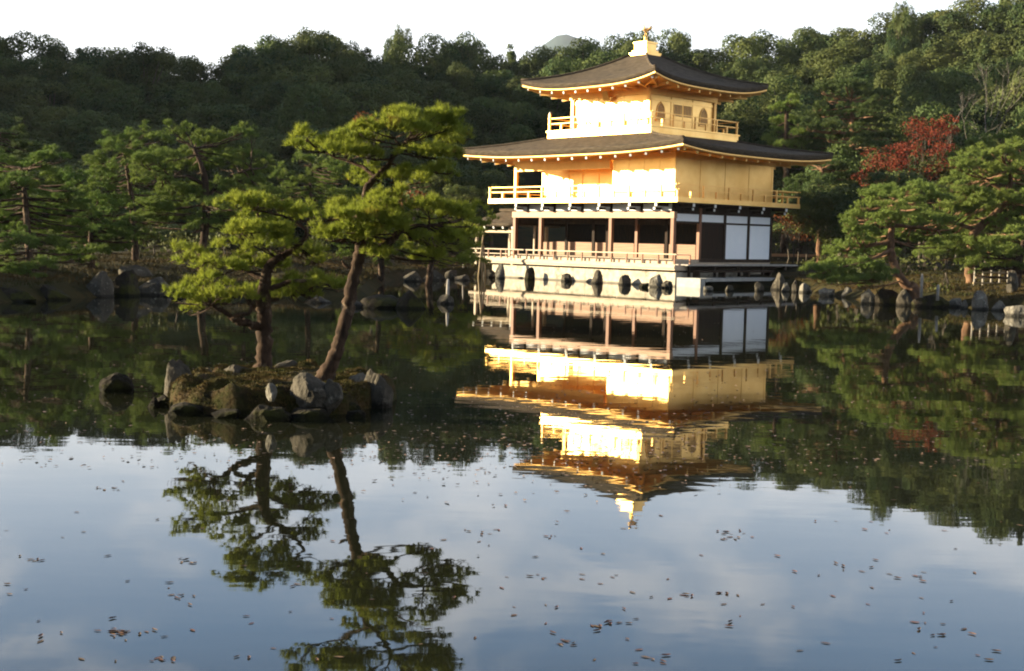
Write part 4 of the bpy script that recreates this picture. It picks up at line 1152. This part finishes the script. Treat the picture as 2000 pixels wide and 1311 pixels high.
for ri, (Yr, off, rowname, ws) in enumerate(ROWS):
    px = -70 + rg.uniform(0, 40)
    while px < 2080:
        Yt = Yr + rg.uniform(-5, 5)
        if px > 1450: Yt -= 8
        wpx = rg.uniform(6.5, 12.0) * ws * FPX / Yt
        sk = np.interp(px, [s[0] for s in SKY], [s[1] for s in SKY])
        py = sk + off * rg.uniform(.85, 1.15) + (rg.uniform(-9, 5) if ri == 0 else rg.uniform(-8, 18))
        hidden = 1000 < px < 1500 and py > 190 or 1480 < px < 1600 and py > 330
        if not hidden:
            p = at(px, py, Yt)
            zone = next(z for lim, z in ZONES if px < lim)
            coni = rg.uniform() < .14
            pr = CONI[rg.integers(3)] if coni else PROTO[rg.integers(7)]
            forest_tree('conifer_tree' if coni else 'evergreen_tree', ('pointed dark conifer ' if coni else 'rounded dark evergreen ') + rowname + ' ' + zone, 'evergreens of the wooded hill ' + rowname,
                        p[0], p[1], p[2], wpx * Yt / FPX * (.85 if coni else 1.08), pr, rg)
        px += wpx * (rg.uniform(.40, .62) if ri == 0 else rg.uniform(.52, .78))
# single trees that break the skyline
for px, py, Yt, w, lab, c_ in [(782, 47, 166, 4.6, 'ragged tree poking above the skyline over the leaning pine', 0), (1765, -2, 150, 3.6, 'narrow ragged tree poking above the skyline at the right', 0),
                               (285, 82, 150, 10, 'big rounded light topped evergreen beside the left skyline dip', 0), (605, 52, 160, 9, 'highest rounded evergreen left of the centre skyline', 0)]:
    p = at(px, py, Yt)
    forest_tree('conifer_tree' if c_ else 'evergreen_tree', lab, 'single trees on the skyline', p[0], p[1], p[2], w, (CONI if c_ else PROTO)[1], rg)
# the wood on the spur to the left, outside the frame
for i in range(26):
    x = rg.uniform(-100, -62); y = rg.uniform(98, 200)
    zb = float(terrain(np.array([x]), np.array([y]))[0])
    forest_tree('evergreen_tree', 'evergreen on the wooded spur beyond the left edge', 'evergreens beyond the left edge', x, y, zb + rg.uniform(8, 11), rg.uniform(8, 10), PROTO[rg.integers(7)], rg)

# tall trees on the near bank behind the viewer: they keep the low sky behind the camera off the pond
for i in range(17):
    x = -48 + 6 * i + rg.uniform(-1.5, 1.5); y = rg.uniform(-17, -11)
    forest_tree('evergreen_tree', 'evergreen on the near bank behind the viewpoint', 'evergreens behind the viewpoint', x, y, rg.uniform(12, 15), rg.uniform(8.5, 10), PROTO[rg.integers(7)], rg)

# ------------------------------------------------------------------ maples, bare trees, shrubs
def leafy_tree(name, label, group, px, py_base, Y, blobs, m_, seed, leaf=.16, per=120, trunkw=.16, cat='tree', stems=1):
    rg = np.random.default_rng(seed)
    b0 = at(px, py_base, Y); zt = float(terrain(np.array([b0[0]]), np.array([b0[1]]))[0]) - .1
    b0 = np.array([b0[0], b0[1], min(zt, b0[2])])
    root = empty(name, tuple(b0)); tag(root, label, cat, group)
    C_, Rr = [], []; s = Y / FPX
    for (x0, x1, y0, y1) in blobs:
        n_ = max(4, int((x1 - x0) * (y1 - y0) / (500 if m_ == 'shrub' else 240)))
        for _ in range(n_):
            cx_, cy_ = rg.uniform(x0, x1), rg.uniform(y0, y1)
            C_.append(at(cx_, cy_, Y + rg.uniform(-.5, .5) * (x1 - x0) * s) - b0); Rr.append(rg.uniform(11, 20) * s)
    V, F_ = puffs(np.array(C_), Rr, per, leaf, rg, flat=.6, jit=.7)
    tb = MB()
    for k in range(stems):
        o = np.array([(k - (stems - 1) / 2) * .35, 0, 0]); cen = np.mean(C_, 0)
        fork = o + np.array([cen[0] * .4, cen[1] * .4, max(.8, cen[2] * .45)])
        tb.tube([o, (o + fork) / 2 + rg.normal(0, .06, 3), fork], [trunkw, trunkw * .8, trunkw * .6], 7)
        for c_ in C_[k::stems][:18]:
            tb.tube([fork, (fork + c_) / 2 + rg.normal(0, .15, 3), c_], [trunkw * .3, trunkw * .16, .012], 5, False)
    tb.build('trunk', M['darkbark'], root, True)
    link('crown', np_mesh('crown', V, F_), M[m_], root)
    return root
GM = 'red maples'
leafy_tree('maple_tree', 'large red maple glowing at the foot of the slope right of the pavilion', GM, 1800, 470, 80, [(1760, 1866, 245, 300), (1740, 1880, 280, 345), (1780, 1856, 234, 262), (1740, 1840, 335, 380), (1700, 1770, 300, 330)], 'leaf_red', 81, leaf=.075, per=260)
leafy_tree('maple_tree', 'orange red maple between the tallest pine and the large red maple', GM, 1715, 470, 81, [(1680, 1760, 325, 375), (1690, 1735, 298, 335)], 'leaf_red', 82, leaf=.075, per=260)
leafy_tree('maple_tree', 'small rust coloured maple beside the white panels of the pavilion', GM, 1548, 505, 77.5, [(1516, 1592, 425, 468), (1525, 1580, 412, 440)], 'leaf_rust', 83, stems=3, trunkw=.06, leaf=.08, per=200)
leafy_tree('maple_tree', 'red maple tip showing above the leaning island pine', GM, 735, 420, 80, [(690, 745, 222, 246)], 'leaf_rust', 84)
leafy_tree('maple_tree', 'dull red maple seen through the boughs of the leaning island pine', GM, 800, 470, 78, [(770, 830, 375, 408)], 'leaf_rust', 85)
leafy_tree('maple_tree', 'low red maple showing between the boughs of the right shore pines', GM, 1830, 520, 62, [(1805, 1850, 432, 452)], 'leaf_red', 86)
def bare_tree(label, px, py_base, Y, top, spread, seed, m_='greybark'):
    rg = np.random.default_rng(seed)
    b0 = at(px, py_base, Y); zt = float(terrain(np.array([b0[0]]), np.array([b0[1]]))[0]) - .2
    b0 = np.array([b0[0], b0[1], min(zt, b0[2])]); tp = at(px + rg.uniform(-10, 10), top, Y)
    H = tp[2] - b0[2]; tb = MB()
    def grow(p, d, l, r, n_):
        q = p + d * l
        tb.tube([p, (p + q) / 2 + rg.normal(0, l * .06, 3), q], [r, r * .85, r * .65], 5, False)
        if n_ == 0: return
        for _ in range(2 if n_ > 1 else 4):
            d2 = d + rg.normal(0, spread, 3); d2[2] = abs(d2[2]) * .9 + .15; d2 /= np.linalg.norm(d2)
            grow(q, d2, l * rg.uniform(.6, .85), r * .6, n_ - 1)
    grow(np.array([0, 0, 0.]), np.array([.05, 0, 1.]), H * .36, .085, 5)
    o = tb.build('bare_tree', M[m_], None, True); o.location = tuple(b0)
    return tag(o, label, 'tree', 'leafless trees right of the pavilion')
bare_tree('leafless grey tree with thin pale limbs behind the large red maple', 1868, 400, 88, 170, .42, 91)
bare_tree('leafless grey tree with forked limbs near the right edge of the photo', 1930, 400, 90, 160, .42, 92)
GS = 'shrubs along the shore'
for i, (px, py, Y, bl, lab) in enumerate([
        (705, 540, 70, [(660, 750, 520, 545)], 'low clipped shrub on the far shore behind the tall island pine'),
        (790, 545, 74, [(760, 830, 515, 540)], 'low dark shrub right of the clipped shrub on the far shore'),
        (1575, 520, 80, [(1540, 1625, 503, 522)], 'low hedge in front of the long garden wall'),
        (1640, 545, 62, [(1600, 1680, 545, 565)], 'low shrub on the shore under the drooping pine bough'),
        (1850, 572, 50, [(1800, 1880, 556, 572)], 'mossy low shrub behind the white angular stone'),
        (1950, 575, 52, [(1930, 1995, 566, 582)], 'low green shrub beside the bamboo fence'),
        (345, 500, 50, [(300, 355, 480, 500)], 'small round shrub beside the slim trunked pine on the left bank')]):
    leafy_tree('shrub', lab, GS, px, py, Y, bl, 'shrub', 95 + i, leaf=.09, per=260, trunkw=.05, cat='shrub')

SHL = []
rgs = np.random.default_rng(55)
for i in range(13):
    px = -30 + i * 47 + rgs.uniform(-10, 10); SHL.append((px, 512, rgs.uniform(62, 74), px, rgs.uniform(435, 470), 508, 'dark understorey bush in the shade under the left bank pines', 'understorey bushes under the left bank pines'))
for i in range(9):
    px = 580 + i * 42 + rgs.uniform(-10, 10); SHL.append((px, 530, rgs.uniform(78, 86), px, rgs.uniform(440, 480), 528, 'dark understorey bush on the far shore left of the pavilion', 'understorey bushes on the far shore'))
for i in range(12):
    px = 1640 + i * 34 + rgs.uniform(-8, 8); SHL.append((px, 552, rgs.uniform(56, 64), px, rgs.uniform(488, 515), 556, 'dark understorey bush behind the right shore pines', 'understorey bushes behind the right shore pines'))
for i in range(5):
    px = 1515 + i * 40 + rgs.uniform(-8, 8); SHL.append((px, 495, rgs.uniform(91, 95), px, rgs.uniform(410, 440), 492, 'dark bush behind the long garden wall', 'bushes behind the garden wall'))
for i, (px, py, Y, cx_, t_, b_, lab, grp) in enumerate(SHL):
    leafy_tree('shrub', lab, grp, px, py, Y, [(cx_ - 30, cx_ + 30, t_ + 12, b_ - 4), (cx_ - 18, cx_ + 20, t_, t_ + 25)], 'shrub', 700 + i, leaf=.12, per=150, trunkw=.05, cat='shrub')

# ------------------------------------------------------------------ small things by the pavilion
for i, (a, b, lab) in enumerate([((933, 545), (944, 458), 'tall dry bamboo pole leaning against its neighbour left of the annex'), ((941, 543), (943, 466), 'upright dry bamboo pole left of the annex'), ((948, 540), (945, 480), 'shorter dry bamboo pole nearest to the veranda')]):
    p0 = at(*a, 70.5); p1 = at(*b, 70.8)
    o = MB().tube([(0, 0, -.5), tuple((p1 - p0) * .5), tuple(p1 - p0)], [.055, .05, .04], 8).build('bamboo_pole', M['bamboo'], None, True)
    o.location = tuple(p0); tag(o, lab, 'pole', 'bamboo poles at the left end of the veranda')
for i, (px, py, pt_, Y, lab) in enumerate([(905, 520, 492, 74, 'short pale wooden stake on the far shore left of the bamboo poles'), (874, 588, 545, 42.5, 'thin pale stake rising from the small isolated rock'), (1800, 560, 535, 46, 'pale wooden stake beside the foot of the leaning shore pine'), (1832, 566, 556, 46, 'short pale peg on the right shore bank')]):
    p0 = at(px, py, Y); p1 = at(px + 1, pt_, Y)
    o = MB().tube([(0, 0, -.4), tuple((p1 - p0) * .6), tuple(p1 - p0)], [.06, .055, .035], 7).build('wooden_stake', M['greywood'], None, True)
    o.location = tuple(p0); tag(o, lab, 'stake')
# long low garden wall beyond the pavilion
p0 = at(1480, 500, 86); p1 = at(1720, 503, 88)
d = Vector(p1 - p0); gw = empty('garden_wall', tuple(p0), math.atan2(d.y, d.x)); tag(gw, 'long low garden wall with pale coping right of the pavilion', 'wall')
L_ = math.hypot(d.x, d.y)
MB().box(0, L_, -.2, .2, -1.2, -.02).build('wall_body', M['rock'], gw); MB().box(-.05, L_ + .05, -.28, .28, -.018, .17).build('coping', M['beam'], gw)
# bamboo fence at the right edge
p0 = at(1903, 552, 51); p1 = at(1968, 552, 51.5)
d = Vector(p1 - p0); fe = empty('bamboo_fence', tuple(p0), math.atan2(d.y, d.x)); tag(fe, 'low pale bamboo fence between the trunk foot and the grey pillar', 'fence')
L_ = d.length
for k in range(5):
    x = L_ * k / 4; MB().tube([(x, 0, -.5), (x, 0, .62 - .08 * (k % 2))], .04, 7).build('post', M['greywood'], fe)
for k, z in enumerate((-.02, .2, .42, .58)):
    MB().tube([(-.1 + .1 * k, -.05, z), (L_ + .05 - .12 * k, -.05, z)], .035, 7).build('rail', M['bamboo'], fe)
p0 = at(1976, 568, 48)
gpil = rock((p0[0], p0[1], p0[2] + .25), (.42, .4, 1.2), 'grey stone pillar standing right of the bamboo fence', 260, m_='rock', cuts=6, rough=.1, name='stone_pillar'); gpil['category'] = 'pillar'

# ------------------------------------------------------------------ leaves on the water
def leaf_mesh(seed):
    """one curled dead leaf, pointed at both ends, with a short stalk"""
    rg = np.random.default_rng(seed); b = MB()
    w = rg.uniform(.45, .75); cu = rg.uniform(.10, .45); n_ = 7
    rim = [math.sin(math.pi * i / (n_ - 1)) ** .8 * rg.uniform(.85, 1.15) for i in range(n_)]
    for i in range(n_):
        u = -1 + 2 * i / (n_ - 1); y = .12 * math.sin(u * 2 + seed)
        for t in (-1, 0, 1):
            b.v.append((u, y + t * w * rim[i] * .62, .05 + cu * (abs(u) ** 2 * .5 + (abs(t) * rim[i]) * .55)))
    for i in range(n_ - 1):
        for t in range(2):
            a = i * 3 + t; b.f.append((a, a + 3, a + 4, a + 1))
    k = len(b.v); b.v += [(1, .12 * math.sin(2 + seed), .05 + cu * .5), (1.5, .1, .2), (1.5, .14, .2)]; b.f.append((k, k + 1, k + 2))
    me = bpy.data.meshes.new('floating_leaf'); me.from_pydata(b.v, [], b.f); me.update(); me.materials.append(M['deadleaf'])
    return me
LM = [leaf_mesh(600 + i) for i in range(8)]
rg = np.random.default_rng(909)
GLF = 'fallen leaves floating on the pond'
def leaf(px, py, label, k=1.0):
    p = gp(px, py, 0.0)
    o = bpy.data.objects.new('floating_leaf', LM[rg.integers(8)]); COL.objects.link(o)
    s = rg.uniform(.014, .032) * k
    o.location = (p[0], p[1], .001); o.rotation_euler = (0, 0, rg.uniform(0, 6.28)); o.scale = (s, s, s)
    tag(o, label, 'leaf', GLF)
cl = [(1080, 1050, 8, 3, 4), (1430, 1045, 26, 6, 16), (1195, 1215, 20, 5, 9), (1340, 1165, 9, 3, 4), (1100, 1258, 16, 4, 8), (370, 1100, 14, 4, 5), (60, 1095, 14, 3, 6), (1680, 1110, 40, 14, 6), (940, 1038, 20, 3, 6),
      (340, 1165, 14, 4, 6), (1050, 1125, 10, 3, 4), (1820, 1230, 40, 12, 8), (1275, 1290, 18, 5, 6), (1420, 1160, 12, 3, 5), (210, 955, 18, 3, 6), (1800, 1125, 14, 4, 5), (310, 1290, 20, 4, 7), (240, 1240, 22, 5, 8)]
LFL = 'small brown fallen leaf floating on the open water of the pond'
for x, y, sx, sy, k in cl:
    for _ in range(k): leaf(x + rg.normal(0, sx), min(1297, y + rg.normal(0, sy)), LFL)
for i in range(165):
    px, py = rg.uniform(6, 1994), 905 + 390 * rg.uniform(0, 1) ** .9
    leaf(px, py, LFL)
for _ in range(14): leaf(236 + rg.normal(0, 14), 1236 + rg.normal(0, 4), 'brown leaf in the thickest raft of floating leaves near the bottom left corner', 1.1)
# far flecks nobody could count
b = MB()
for i in range(2300):
    px, py = rg.uniform(0, 2000), 625 + 290 * rg.uniform(0, 1) ** .8
    if rg.uniform() < .35: px = rg.normal(1150, 220); py = rg.normal(850, 55)
    p = gp(px, py, 0)
    if p[1] > 60 or pond_sd(np.array([p[0]]), np.array([p[1]]))[0] > -.3: continue
    if abs(p[0] - ic[0]) < 1.6 and abs(p[1] - ic[1]) < 1.9: continue
    a = rg.uniform(0, 6.28); l = rg.uniform(.010, .034)
    q = [(p[0] + l * math.cos(a + t) * (1 if j % 2 == 0 else .55), p[1] + l * math.sin(a + t) * (1 if j % 2 == 0 else .55), .004 + rg.uniform(0, .012)) for j, t in enumerate((0, 1.57, 3.14, 4.71))]
    b.quad(*q)
o = b.build('leaf_litter', M['skylit_leaf']); tag(o, 'scattered leaf flecks drifting on the dark reflections in mid pond', 'leaves', None, 'stuff')

# ------------------------------------------------------------------ the air
hzm = bpy.data.materials.new('haze'); hzm.use_nodes = True
ht = hzm.node_tree; ht.nodes.clear()
ho = ht.nodes.new('ShaderNodeOutputMaterial'); hv_ = ht.nodes.new('ShaderNodeVolumePrincipled')
hv_.inputs['Density'].default_value = .00007; hv_.inputs['Color'].default_value = (.80, .88, 1, 1)
ht.links.new(hv_.outputs[0], ho.inputs['Volume'])
hb_ = MB().box(-1800, 1800, -400, 3300, -8, 520).build('haze', hzm)
tag(hb_, kind='stuff')
